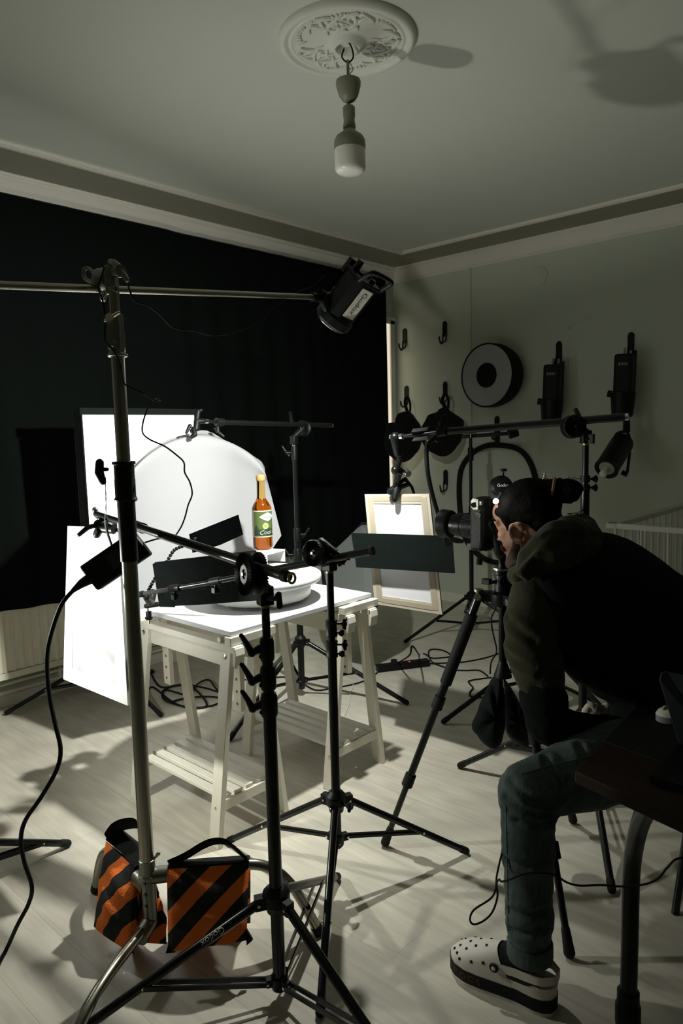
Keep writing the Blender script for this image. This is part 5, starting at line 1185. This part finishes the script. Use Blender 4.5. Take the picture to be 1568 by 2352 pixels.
cable('thin black cord hanging from the camera beside the tripod', [P(1132, 1310, 2.36), P(1138, 1335, 2.36), P(1140, 1390, 2.40), P(1128, 1420, 2.46), P(1132, 1455, 2.5), P(1140, 1495, 2.5), P(1128, 1520, 2.5), P(1125, 1548, 2.5)], .0028)

# ================================================================== SEATED MAN
pit = math.radians(17); Hc = V((2.045, 1.098, 1.212))
hf = V((-.05, math.cos(pit), -math.sin(pit))).normalized(); hl = V((0, 0, 1)).cross(hf).normalized(); hu = hf.cross(hl)   # hl: towards his left
HR = M((hf, hl, hu)).transposed()
def Hp(f, l, u): return Hc + HR @ V((f, l, u))
Pe = thing('person', 'seated man in olive and black sweatshirt, jeans and white clogs bending to the camera', 'person', (1.95, .80, 0))
pel, mid, upr, nk = V((2.20, .62, .68)), V((2.17, .74, .89)), V((2.09, .87, 1.01)), V((2.05, .99, 1.09))
shL, arL, elL, wrL = P(1228, 1368, 2.10), P(1222, 1490, 2.05), P(1258, 1662, 1.98), P(1392, 1682, 2.06)
shR, elR, wrR = V((2.25, 1.06, 1.02)), V((2.30, 1.17, .80)), V((2.185, 1.245, 1.115))
knL, caL, anL = V((1.606, .858, .565)), V((1.606, .853, .37)), V((1.602, .845, .14))
thL, hpL = P(1400, 1752, 1.96), V((2.06, .60, .60))
knR, anR, hpR = V((2.50, .90, .60)), V((2.46, .66, .30)), V((2.30, .66, .62))
b = MB()
b.ell(Hp(-.012, 0, .030), (.098, .076, .086), HR, 24, 16).ell(Hp(.034, 0, -.035), (.060, .060, .085), HR, 20, 14).ell(Hp(.046, 0, .044), (.052, .062, .048), HR, 20, 12)
b.cap(Hp(.01, .045, -.075), Hp(.072, .012, -.108), .028, .024).cap(Hp(.01, -.045, -.075), Hp(.072, -.012, -.108), .028, .024).ell(Hp(.080, 0, -.110), (.020, .022, .018), HR)
b.limb([Hp(.090, 0, .012), Hp(.104, 0, -.010), Hp(.114, 0, -.030)], [.008, .010, .0125]).ell(Hp(.100, .012, -.034), (.011, .008, .008), HR).ell(Hp(.100, -.012, -.034), (.011, .008, .008), HR)
for s in (-1, 1):
    b.cap(Hp(.088, s * .012, .024), Hp(.074, s * .050, .020), .010, .009).ell(Hp(.074, s * .032, .004), (.014, .014, .012), HR).ell(Hp(.062, s * .048, -.022), (.022, .014, .018), HR)
    eR = HR @ M.Rotation(s * .35, 3, 'Z') @ M.Rotation(.16, 3, 'Y')
    ec_ = Hp(-.004, s * .086, -.030)
    b.ell(ec_ - HR @ V((0, s * .008, 0)), (.016, .008, .026), eR, 14, 8)
    rim = [ec_ + eR @ V((-.0195 * math.cos(t) * (1 if math.sin(t) > -.3 else .8), s * .004, .031 * math.sin(t))) for t in [PI * .05 + 1.55 * PI * i / 18 - .25 for i in range(19)]]
    b.tube([p for p in rim], [.0068] * 19, 8)
    b.ell(ec_ + eR @ V((.006, 0, -.025)), (.010, .007, .010), eR, 10, 6)
b.cap(Hp(.092, .014, -.066), Hp(.092, -.014, -.066), .008).cap(Hp(.090, .012, -.078), Hp(.090, -.012, -.078), .0085)
b.limb([Hp(-.035, 0, -.03), nk + V((0, .02, .03)), nk], [.060, .060, .07])
b.limb([nk, upr, mid, pel], [.09, .13, .14, .14]); b.limb([shL, upr, shR], [.06, .1, .06])
b.limb([shL, arL, elL, wrL], [.058, .048, .042, .027]); b.limb([shR, elR, wrR], [.058, .042, .027])
b.limb([hpL, thL, knL], [.085, .08, .055]); b.limb([hpR, knR], [.085, .055]); b.limb([knL, caL, anL], [.055, .052, .036]); b.limb([knR, anR], [.055, .036]); b.limb([hpL, hpR], [.1, .1])
b.limb([anL, (1.592, .92, .075), (1.585, 1.0, .072)], [.036, .028, .022])
b.limb([anR, (2.47, .75, .235), (2.48, .84, .225)], [.036, .03, .024])
def hand(b, w, dirv, palm_n, curl, size=1.0):
    w = V(w); d = V(dirv).normalized(); n = V(palm_n); n = (n - d * n.dot(d)).normalized(); s = d.cross(n)
    b.limb([w, w + d * .035 * size], [.026, .030])
    for k in range(4):
        o = (k - 1.5) * .019 * size; ln = (.072, .082, .077, .060)[k] * size
        k0 = w + d * (.085 * size - abs(k - 1.2) * .004) + s * o; b.cap(w + d * .02 + s * o * .7, k0, .0145, .0108)
        p = k0; dd = d.copy()
        for seg, f_ in enumerate((.45, .32, .23)):
            dd = (M.Rotation(curl * (.5 + .35 * seg), 3, s) @ dd).normalized(); q = p + dd * ln * f_; b.cap(p, q, .0098 - .0009 * seg, .0090 - .0009 * seg, 10); p = q
    t0 = w + d * .03 - s * .026; t1 = t0 + (d * .7 - s * .6 + n * .35).normalized() * .038; t2 = t1 + (d * .9 - s * .1 + n * .35).normalized() * .03
    b.limb([w + d * .015 - s * .012, t0, t1, t2], [.018, .0135, .0112, .0092], 10)
hand(b, wrL + (wrL - elL).normalized() * .015, (wrL - elL) + V((.02, 0, -.035)), V((0, 0, -1)), -.55, .95)
hand(b, wrR, V((-.35, .8, .35)), V((-1, -.3, 0)), .75, .9)
bm_ = blob(b, .0056, 4, .5)
body = obj('body', None, 'skin', Pe, smooth=180, me=bm_)
# beard and eyebrows
bd = MB()
for s in (-1, 1): bd.limb([Hp(.012, s * .067, -.035), Hp(.020, s * .064, -.070), Hp(.050, s * .046, -.102), Hp(.082, s * .014, -.118)], [.009, .016, .021, .020]).cap(Hp(.101, s * .006, -.056), Hp(.086, s * .028, -.070), .008, .009)
MT['beard'] = mat('stubble', (.075, .042, .026), .8, bump=.6, bscale=260)
obj('beard', None, 'beard', Pe, smooth=180, me=blob(bd, .005, 3))
eb = MB()
for s in (-1, 1): eb.limb([Hp(.099, s * .014, .030), Hp(.090, s * .036, .034), Hp(.074, s * .054, .026)], [.0045, .0055, .003], 8)
obj('eyebrows', eb, 'hair', Pe, smooth=60)
# hair tied back in a bun
hr_ = MB()
hr_.ell(Hp(-.024, 0, .044), (.104, .084, .088), HR, 28, 18).ell(Hp(-.062, 0, -.01), (.052, .068, .072), HR, 20, 12).ell(Hp(-.085, 0, .055), (.04, .05, .05), HR)
for s in (-1, 1): hr_.limb([Hp(.045, s * .066, .050), Hp(.028, s * .074, .015), Hp(.022, s * .070, -.040)], [.016, .011, .006])
bn = P(1302, 1128, 2.19); tie = P(1265, 1122, 2.20)
hr_.limb([Hp(-.09, 0, .06), tie], [.04, .030])
ho_ = obj('hair', None, 'hair', Pe, smooth=180, me=blob(hr_, .006, 4, wr=(.003, 60, (1, .35, 1))))
bu = MB().ell(bn, (.040, .046, .037)).ell(P(1282, 1122, 2.2), (.03, .034, .033)).ell(P(1316, 1124, 2.18), (.026, .03, .03))
obj('hair_bun', None, 'hair', ho_, smooth=180, me=blob(bu, .005, 3, wr=(.004, 70, (1, 1, 1))))
st = MB()
for k, (x, y) in enumerate([(1345, 1168), (1352, 1160), (1340, 1180), (1322, 1096), (1308, 1094), (1335, 1100)]):
    s0 = (1302, 1180) if k < 3 else (1296, 1108); st.tube(sm([P(*s0, 2.18), P((s0[0] + x) / 2 + 4, (s0[1] + y) / 2 + (5 if k < 3 else -4), 2.17), P(x, y, 2.16)], 5), .0009, 5)
obj('loose_strands', st, 'hair', ho_, smooth=0)
td = (bn - tie).normalized(); x_, y_, _z = basis(td)
lab(obj('hair_tie', MB().tube([tie + td * .004 + (x_ * math.cos(t) + y_ * math.sin(t)) * .033 for t in [2 * PI * i / 24 for i in range(24)]], .005, 8, closed=True), 'amber', ho_), 'rust coloured hair tie')

# sweatshirt
hd = MB(); hd.limb([pel + V((0, 0, -.02)), mid, upr, nk + V((0, -.03, -.03))], [.175, .185, .175, .11], 20)
hd.limb([shL + V((.03, 0, 0)), upr + V((0, 0, .03)), shR], [.085, .15, .085], 18).ell(P(1468, 1650, 2.08), (.08, .09, .09)).ell(P(1395, 1500, 2.10), (.10, .10, .14)).ell(P(1470, 1360, 2.12), (.10, .11, .10)).ell(P(1545, 1440, 2.12), (.12, .11, .12)).limb([P(1330, 1440, 2.14), P(1400, 1515, 2.12)], [.09, .09]).limb([P(1262, 1335, 2.06), P(1292, 1400, 2.04), P(1330, 1500, 2.05), P(1360, 1530, 2.07)], [.048, .062, .066, .066]).limb([P(1322, 1482, 2.07), P(1460, 1574, 2.08)], [.070, .075])
hso = obj('sweatshirt', None, 'hoodblack', Pe, smooth=180, me=blob(hd, .011, 8, wr=(.004, 9, (1, 1, 1.6))))
sl_ = MB(); sl_.limb([P(1215, 1325, 2.13), shL, P(1222, 1430, 2.05), arL, P(1242, 1555, 2.01), P(1244, 1592, 1.99)], [.045, .074, .080, .079, .067, .060], 20)
lab(obj('sleeve', None, 'olive', hso, smooth=180, me=crease(blob(sl_, .0075, 14, wr=(.0035, 9, (.6, .6, 2.2))), [[(1163, 1500), (1205, 1528), (1275, 1520)], [(1175, 1545), (1225, 1566), (1285, 1552)], [(1165, 1420), (1195, 1452), (1225, 1470)], [(1285, 1480), (1250, 1540), (1225, 1580)]], .006, .013)), 'olive green sleeve')
s2_ = MB().limb([P(1248, 1606, 1.985), elL, P(1318, 1684, 2.015), P(1352, 1682, 2.03), P(1392, 1682, 2.06), P(1420, 1684, 2.09)], [.066, .060, .056, .053, .050, .046], 18)
lab(obj('sleeve', None, 'hoodblack', hso, smooth=180, me=blob(s2_, .008, 6, wr=(.006, 16, (1, 1, 1)))), 'black lower sleeve')
s3_ = MB().limb([shR, elR, wrR + (elR - wrR).normalized() * .03], [.085, .062, .042], 18)
obj('sleeve', None, 'olive', hso, smooth=180, me=blob(s3_, .01, 6))
hh = MB()
hh.limb([P(1204, 1314, 2.09), P(1216, 1284, 2.08), P(1240, 1256, 2.07), P(1272, 1238, 2.06), P(1310, 1226, 2.08), P(1345, 1238, 2.12)], [.030, .037, .042, .048, .056, .050], 16)
hh.limb([P(1206, 1318, 2.09), P(1240, 1290, 2.05), P(1295, 1272, 2.04), P(1350, 1256, 2.09)], [.028, .040, .046, .040], 16)
for pl, r in (([(1192, 1322), (1212, 1300), (1240, 1268), (1268, 1240), (1300, 1216)], .016), ([(1204, 1328), (1238, 1306), (1268, 1276), (1284, 1250)], .014), ([(1252, 1292), (1300, 1270), (1350, 1252)], .013)):
    hh.tube(sm([P(x, y, 2.030 if r > .013 else 2.02) for x, y in pl], 5), r, 8)
hh.limb([P(1345, 1238, 2.12), P(1330, 1222, 2.25), P(1260, 1240, 2.33), P(1200, 1290, 2.30), P(1192, 1320, 2.2), P(1190, 1322, 2.1)], [.052, .058, .05, .042, .034, .03], 16)
lab(obj('hood', None, 'olive', hso, smooth=180, me=blob(hh, .007, 8, wr=(.007, 16, (1.8, 1, .6)))), 'olive green hood lying on the shoulders')
fd_ = MB()
for pl, r in (([(1186, 1318), (1208, 1296), (1235, 1262), (1262, 1238), (1290, 1222)], .012), ([(1200, 1322), (1230, 1300), (1258, 1270), (1270, 1246)], .010), ([(1225, 1250), (1222, 1232), (1238, 1216), (1270, 1206)], .010)):
    fd_.tube(sm([P(x, y, 2.015) for x, y in pl], 5), [r * (.4 + .6 * math.sin(PI * (i + .5) / ((len(pl) - 1) * 5 + 1))) for i in range((len(pl) - 1) * 5 + 1)], 8)
# jeans
jn = MB(); jn.limb([hpL + V((.05, 0, .0)), thL, knL + V((0, .0, .005))], [.115, .106, .074], 20); jn.limb([knL, caL, V((1.604, .848, .23)), V((1.602, .846, .168))], [.074, .067, .060, .056], 20)
jn.ell(knL + V((-.0, .024, -.03)), (.056, .05, .07)); jn.ell(knL + V((.03, -.03, .0)), (.06, .05, .06)); jn.limb([hpL, hpR + V((0, -.05, 0))], [.125, .12], 18); jn.limb([hpR, knR, anR], [.11, .075, .056], 18)
jm = crease(blob(jn, .0075, 5, wr=(.006, 11, (1, 1, 1.7))), [[(1172, 1795), (1215, 1832), (1264, 1852)], [(1163, 1832), (1210, 1864), (1270, 1874)], [(1185, 1885), (1235, 1894), (1270, 1888)], [(1252, 1738), (1262, 1768), (1290, 1802)], [(1305, 1795), (1285, 1835), (1268, 1856)], [(1160, 1975), (1200, 1992), (1252, 1980)], [(1158, 2085), (1205, 2102), (1248, 2092)], [(1156, 2130), (1200, 2142), (1246, 2132)], [(1330, 1712), (1345, 1745), (1380, 1770)]], .0065, .010)
jbv = mesh_bvh(jm); seam = [q - ray(0, 0) * 0 for q in (onto(jbv, p.x, p.y) for p in sm([(1196, 1778, 0), (1235, 1766, 0), (1290, 1752, 0), (1345, 1738, 0), (1392, 1722, 0)], 8)) if q]
seam2 = [q for q in (onto(jbv, p.x, p.y) for p in sm([(1162, 1850, 0), (1164, 1950, 0), (1166, 2050, 0), (1166, 2150, 0)], 10)) if q]
jo = obj('jeans', None, 'denim', Pe, smooth=180, me=jm)
MT['thread'] = mat('seam_thread', (.16, .18, .17), .8)
for sq in (seam, seam2): obj('seam', MB().tube([q + (EYE - q).normalized() * .0005 for q in sq], .0013, 6), 'thread' if sq is seam else 'denim', jo, smooth=60)
sm_ = MB(); sm_.tube(sm([P(1225, 1765, 1.775), P(1300, 1745, 1.84), P(1370, 1726, 1.87)], 6), .0016, 6)
cuff = MB().lathe([(.050, .122), (.0585, .122), (.060, .130), (.0595, .162), (.057, .168), (.050, .168)], (1.602, .846, 0), (0, 0, 1), 32); obj('cuff', cuff, 'denim', jo, smooth=60)
obj('sock', MB().limb([(1.602, .848, .17), (1.600, .858, .130), (1.596, .884, .106), (1.588, .94, .082)], [.047, .048, .040, .028], 16), 'fabric', Pe, smooth=60)

def clog(parent, heel, toe, text=True):
    heel, toe = V(heel), V(toe); ax_ = (toe - heel); L = ax_.length; ax_.normalize(); sd = V((0, 0, 1)).cross(ax_)   # sd: towards his left (camera side)
    def hw_(t):
        tb = [(0, .004), (.02, .022), (.07, .034), (.16, .039), (.32, .037), (.48, .043), (.65, .051), (.78, .053), (.89, .045), (.96, .028), (.99, .012), (1, .003)]
        for (a, x), (b2, y) in zip(tb, tb[1:]):
            if t <= b2: return x + (y - x) * (t - a) / (b2 - a)
        return .003
    def S(t, s, z): return heel + ax_ * (t * L) + sd * s + V((0, 0, z))
    N_ = 44; ts = [.5 - .5 * math.cos(PI * i / N_) for i in range(N_ + 1)]
    outl = [(t, hw_(t)) for t in ts] + [(t, -hw_(t)) for t in ts[-2:0:-1]]
    def band(z0, z1, g): return MB().prism([S(.5 + (t - .5) * (1 + 2 * g / L), s * (1 + g / .045), z0) for t, s in outl], (0, 0, z1 - z0))
    R = obj('clog', band(.0, .012, .001), 'croc', parent, smooth=40)
    lab(obj('band', band(.012, .045, .0025), 'rubber', R, smooth=40), 'black band around the sole')
    obj('footbed', band(.045, .052, .0), 'croc', R, smooth=40)
    def top(t): 
        tb = [(.44, .128), (.5, .130), (.6, .120), (.72, .105), (.84, .090), (.93, .074), (1, .052)]
        for (a, x), (b2, y) in zip(tb, tb[1:]):
            if t <= b2: return x + (y - x) * (t - a) / (b2 - a)
        return .052
    def U(t, th, e=0): 
        c_, s_ = math.cos(th), math.sin(th); z = .044 + (top(t) - .044 + e) * (abs(s_) ** .85); x = (hw_(t) + .001 + e) * (abs(c_) ** .92) * (1 if c_ > 0 else -1)
        return S(t, x, z)
    rows = []
    for i in range(25):
        k = i / 24; row = []
        for j in range(29):
            th = PI * j / 28; t = .52 + .48 * k; t -= (1 - k) * .20 * (1 - math.sin(th)) ** 1.2 * .9
            row.append(U(min(t, 1), th))
        rows.append(row)
    cen = S(.7, 0, .06)
    obj('upper', MB().slab(rows, lambda i, j: (cen - V(rows[i][j])).normalized() * .004), 'croc', R, smooth=60)
    hw2 = [S(t, s, z) for t, s, z in []]
    pr_ = [(t, hw_(t)) for t in (.44, .36, .28, .2, .12, .06, .025, .006)]; path = [(t, s) for t, s in pr_] + [(0, 0)] + [(t, -s) for t, s in pr_[::-1]]
    rows = [[S(t, s * 1.0, .046), S(t - (.012 if t < .05 else 0), s * 1.03, .068 + .012 * max(0, .25 - t) * 4)] for t, s in path]
    obj('heel_wall', MB().slab(rows, lambda i, j: (S(.25, 0, .04) - V(rows[i][j])).normalized() * .004), 'croc', R, smooth=60)
    pr_ = [(t, hw_(max(t, .0)) + .004) for t in (.50, .42, .32, .22, .13, .07, .03)]; path = [(t, s) for t, s in pr_] + [(-.012, .018), (-.018, 0), (-.012, -.018)] + [(t, -s) for t, s in pr_[::-1]]
    rows2 = [[S(t, s, .078 + .022 * (.5 - t)), S(t, s * .99, .102 + .022 * (.5 - t))] for t, s in path]
    so_ = obj('strap', MB().slab(rows2, lambda i, j: (S(.25, 0, .07) - V(rows2[i][j])).normalized() * .004), 'croc', R, smooth=60)
    for s in (1, -1):
        lab(obj('rivet', MB().lathe([(.001, 0), (.0125, 0), (.0125, .003), (.010, .005), (.001, .005)], S(.50, s * (hw_(.5) + .004), .088), sd * s, 20), 'rubber', so_), 'black round rivet')
        obj('rivet_emblem', MB().lathe([(.001, .005), (.006, .005), (.004, .006), (.001, .006)], S(.50, s * (hw_(.5) + .004), .088), sd * s, 10), 'croc', so_)
    ho = MB()
    for t, th in ((.93, .95), (.88, 1.25), (.88, .72), (.80, 1.05), (.80, 1.55), (.72, 1.25), (.62, 1.3), (.88, 1.9), (.80, 2.1), (.72, 1.8), (.62, 1.85), (.84, .42), (.72, .46), (.61, .50), (.93, 2.2)):
        p = U(t, th, .0006); n = (U(t, th, .01) - U(t, th, 0)).normalized(); ho.cyl(p - n * .002, p + n * .0006, .0040, n=14)
    lab(obj('vent_holes', ho, 'rubber', R), 'small round dark holes')
    if text:
        tx = MB(); u0 = .80
        def fn(u, v):
            t = u0 - u / L * .93; return S(t, hw_(min(max(t, .001), .999)) * 1.065 + .0006, .029 + v)
        put_text(tx, 'C R O C S', .026, fn); lab(obj('lettering', tx, mat('dark_red_lettering', (.11, .015, .008), .6), R, smooth=0), 'dark red lettering')
    return R
clog(Pe, (1.603, .772, 0), (1.574, 1.072, 0))
clog(Pe, (2.455, .60, .175), (2.48, .89, .175), False)

# stool
stl = thing('stool', 'black round stool under the seated man', 'stool', (2.30, .56, 0))
obj('seat', MB().lathe([(.001, .44), (.15, .44), (.165, .448), (.165, .478), (.15, .488), (.001, .488)], (2.30, .56, 0), n=36), 'black_plastic', stl)
for k in range(4):
    a = k * PI / 2 + .75; obj('leg', MB().cyl((2.30 + .10 * math.cos(a), .56 + .10 * math.sin(a), .445), (2.30 + .15 * math.cos(a), .56 + .15 * math.sin(a), 0), .012, n=12), 'black_gloss', stl)
cl = MB()
for pl, r in (([(1346, 1634), (1358, 1626), (1380, 1634), (1398, 1648)], .017), ([(1380, 1632), (1396, 1628), (1410, 1634), (1414, 1646)], .020), ([(1350, 1630), (1366, 1642), (1385, 1655)], .015)): cl.limb([P(x, y, 2.13) for x, y in pl], [r * .8, r, r, r * .8], 12) if len(pl) == 4 else cl.limb([P(x, y, 2.13) for x, y in pl], [r, r, r], 12)
tag(obj('cloth', None, 'cloth', smooth=180, me=blob(cl, .005, 4, wr=(.004, 40, (1, 1, 1)))), 'crumpled pale cloth lying on the man\'s lap behind his forearm', 'cloth')

# ------------------------------------------------------------------ desk
DZ = .74
dk = thing('desk', 'dark wooden desk with bent black tube legs at the lower right', 'desk', (1.6, .3, 0))
C1, C2 = V((1.464, .665, DZ)), V((1.95, .702, DZ)); dv = V((-.0605, -.247, 0)) * 4.6
obj('desk_top', MB().prism([C1, C2, C2 + dv, C1 + dv], (0, 0, -.028)), 'wooddark', dk, smooth=0, bevel=.003)
def dleg(pts):
    lo = obj('leg', MB().tube(sm(pts, 7), .0205, 20), 'black_metal', dk, smooth=60)
    obj('foot_collar', MB().lathe([(.018, 0), (.030, 0), (.031, .01), (.031, .052), (.027, .058), (.027, .09), (.022, .096), (.018, .096)], pts[0] - V((0, 0, .0)), (0, 0, 1), 26), 'black_plastic', lo)
A_ = G(1441, 2352, 0); B_ = V((A_.x - .004, A_.y - .004, .415)); T_ = G(1492, 1850, DZ - .03)
lp_ = [A_, A_.lerp(B_, .5), B_, B_ + (T_ - B_) * .38 + V((.012, .006, .03)), B_ + (T_ - B_) * .75 + V((.01, .004, .02)), T_]
dleg(lp_)
for o in ((C2 - C1) * .8 + dv * .38 + V((-.04, 0, 0)), dv * .8 + V((-.1, .0, 0)), (C2 - C1) * .8 + dv * .8 + V((-.14, 0, 0))): dleg([p + V((o.x, o.y, 0)) for p in lp_])
mt = [G(1387, 1703, DZ + .002), G(1428, 1672, DZ + .002)]
q0 = G(1387, 1703, DZ + .002); q1 = G(1568, 1768, DZ + .002); q2 = G(1440, 1664, DZ + .002)
dm = [q0, q0 + (C2 - C1).normalized() * .275, q0 + (C2 - C1).normalized() * .275 + (q1 - q0).normalized() * .8, q0 + (q1 - q0).normalized() * .8]
for p in dm: p.z = DZ + .0005
tag(obj('desk_mat', MB().prism(dm, (0, 0, .003)), 'rubber', smooth=0), 'black desk mat covering most of the wooden desk', 'desk mat')
mo = thing('computer_mouse', 'white and grey computer mouse on the black desk mat', 'mouse', G(1548, 1655, DZ + .0036))
mc = G(1552, 1652, DZ + .004); Rm = M.Rotation(.9, 3, 'Z')
obj('base', MB().add([mc + Rm @ V((.034 * math.cos(t), .054 * math.sin(t), z)) for z in (0, .016) for t in [2 * PI * i / 28 for i in range(28)]], [tuple(range(27, -1, -1)), tuple(range(28, 56))] + [(i, (i + 1) % 28, 28 + (i + 1) % 28, 28 + i) for i in range(28)]), mat('grey_mouse_base', (.22, .25, .24), .4), mo, smooth=40)
obj('shell', MB().add([mc + Rm @ V((.0345 * f * math.cos(t), .0545 * f * math.sin(t), .0162 + h)) for f, h in ((1, 0), (.9, .008), (.68, .014), (.35, .0165), (.02, .017)) for t in [2 * PI * i / 28 for i in range(28)]], [(k * 28 + i, k * 28 + (i + 1) % 28, (k + 1) * 28 + (i + 1) % 28, (k + 1) * 28 + i) for k in range(4) for i in range(28)] + [tuple(range(112, 140))]), 'whiteplastic', mo, smooth=60)
obj('scroll_wheel', MB().cyl(mc + Rm @ V((-.004, .03, .030)), mc + Rm @ V((.004, .03, .030)), .009, n=16), 'lampgrey', mo)
sc_ = [P(1516, 1562, 1.70), P(1521, 1547, 1.70), P(1530, 1543, 1.70), P(1660, 1568, 1.62), P(1700, 1790, 1.60), P(1560, 1706, 1.68)]
lt = thing('laptop', 'dark laptop with its rounded screen corner at the right edge of the frame', 'laptop', sc_[5])
obj('screen', MB().prism(sc_, FW * .007), mat('dark_laptop_shell', (.012, .02, .019), .4), lt, smooth=0)
l5 = V((sc_[5].x, sc_[5].y, DZ + .0037)); l4 = V((sc_[4].x, sc_[4].y, DZ + .0037)); bb = (l4 - l5).normalized(); bn_ = V((bb.y, -bb.x, 0))
if bn_.dot(FW) > 0: bn_ = -bn_
obj('keyboard_base', MB().prism([l5, l5 + bb * .3, l5 + bb * .3 + bn_ * .2, l5 + bn_ * .2], (0, 0, .014)), 'black_metal', lt, smooth=0)

cable('black cable running from the desk past the shin with a dangling loop', [P(1600, 1968, 1.62), P(1568, 1970, 1.64), P(1548, 1976, 1.65), P(1530, 1995, 1.66), P(1510, 2018, 1.67), P(1480, 2031, 1.68), P(1430, 2036, 1.70), P(1380, 2033, 1.71), P(1330, 2034, 1.72), P(1300, 2026, 1.73), P(1275, 2010, 1.735), P(1245, 2005, 1.74), P(1205, 2006, 1.75), P(1175, 2018, 1.76), P(1152, 2025, 1.78), P(1146, 2020, 1.80), P(1140, 2030, 1.82), P(1142, 2060, 1.83), P(1130, 2095, 1.83), P(1110, 2115, 1.83), P(1088, 2123, 1.83), P(1079, 2112, 1.83), P(1088, 2090, 1.83), P(1125, 2065, 1.83), P(1137, 2045, 1.83), P(1140, 2015, 1.83), P(1146, 1985, 1.83), P(1152, 1960, 1.85)], .0026)

# lettering on the front stand leg
fl = [o for o in F.children if o.name.startswith('leg')]
best = None
hub = V((1.165, 1.345, VZ(1.165, 1.345, 2062)))
for f_ in [(1.165 + L_ * 0, 0)]: pass
sbF = (1.165, 1.345); fdv = V((1.643, 1.579, 0)) - V((*sbF, 0)); angF = math.atan2(fdv.y, fdv.x); LF = fdv.length
for k in (1, 2):
    f = V((sbF[0] + LF * math.cos(angF + k * 2 * PI / 3), sbF[1] + LF * math.sin(angF + k * 2 * PI / 3), .0135)); d = dirxy(sbF, f)
    p0 = V((*sbF, hub.z - .008)) + d * .048
    if best is None or proj(f)[0] < best[0]: best = (proj(f)[0], p0, f)
_, p0, f = best; u = (f - p0).normalized(); tocam = (EYE - p0.lerp(f, .25)); nrm = (tocam - u * tocam.dot(u)).normalized(); sd = nrm.cross(u)
tx = MB(); o_ = p0 + u * .135
# the word reads upside down from here and runs down the leg
put_text(tx, 'Godox', .024, lambda a, b: o_ + u * a + sd * (b * .9) + nrm * (math.sqrt(max(.0125 ** 2 - (b * .9) ** 2, 0)) + .0006))
lt_ = obj('lettering', tx, 'lettering', F, smooth=0)

# ================================================================== LIGHT
def area(name, loc, direction, size, power, col, spread=PI):
    l = bpy.data.lights.new(name, 'AREA'); l.shape = 'DISK'; l.size = size; l.energy = power; l.color = col; l.spread = spread
    o = bpy.data.objects.new(name, l); COL.objects.link(o); o.location = V(loc); o.rotation_euler = V(direction).to_track_quat('-Z', 'Y').to_euler(); return o
area('overhead_beam', lens_c + la * .006, la, .055, 46, (.98, 1, .94), math.radians(165))
pl_ = bpy.data.lights.new('side_beam', 'SPOT'); pl_.energy = 74; pl_.shadow_soft_size = .03; pl_.color = (.975, 1, .90); pl_.spot_size = math.radians(170); pl_.spot_blend = 1
po_ = bpy.data.objects.new('side_beam', pl_); COL.objects.link(po_); po_.location = SL + V((.035, 0, 0)); po_.rotation_euler = V((.86, -.28, .02)).to_track_quat('-Z', 'Y').to_euler()
w = bpy.data.worlds.new('room_air'); scn.world = w; w.use_nodes = True
w.node_tree.nodes['Background'].inputs[0].default_value = (.75, .8, .72, 1); w.node_tree.nodes['Background'].inputs[1].default_value = .006
vs_ = scn.view_settings; vs_.view_transform = 'Standard'; vs_.look = 'None'; vs_.gamma = 1; vs_.exposure = 0; vs_.use_curve_mapping = False
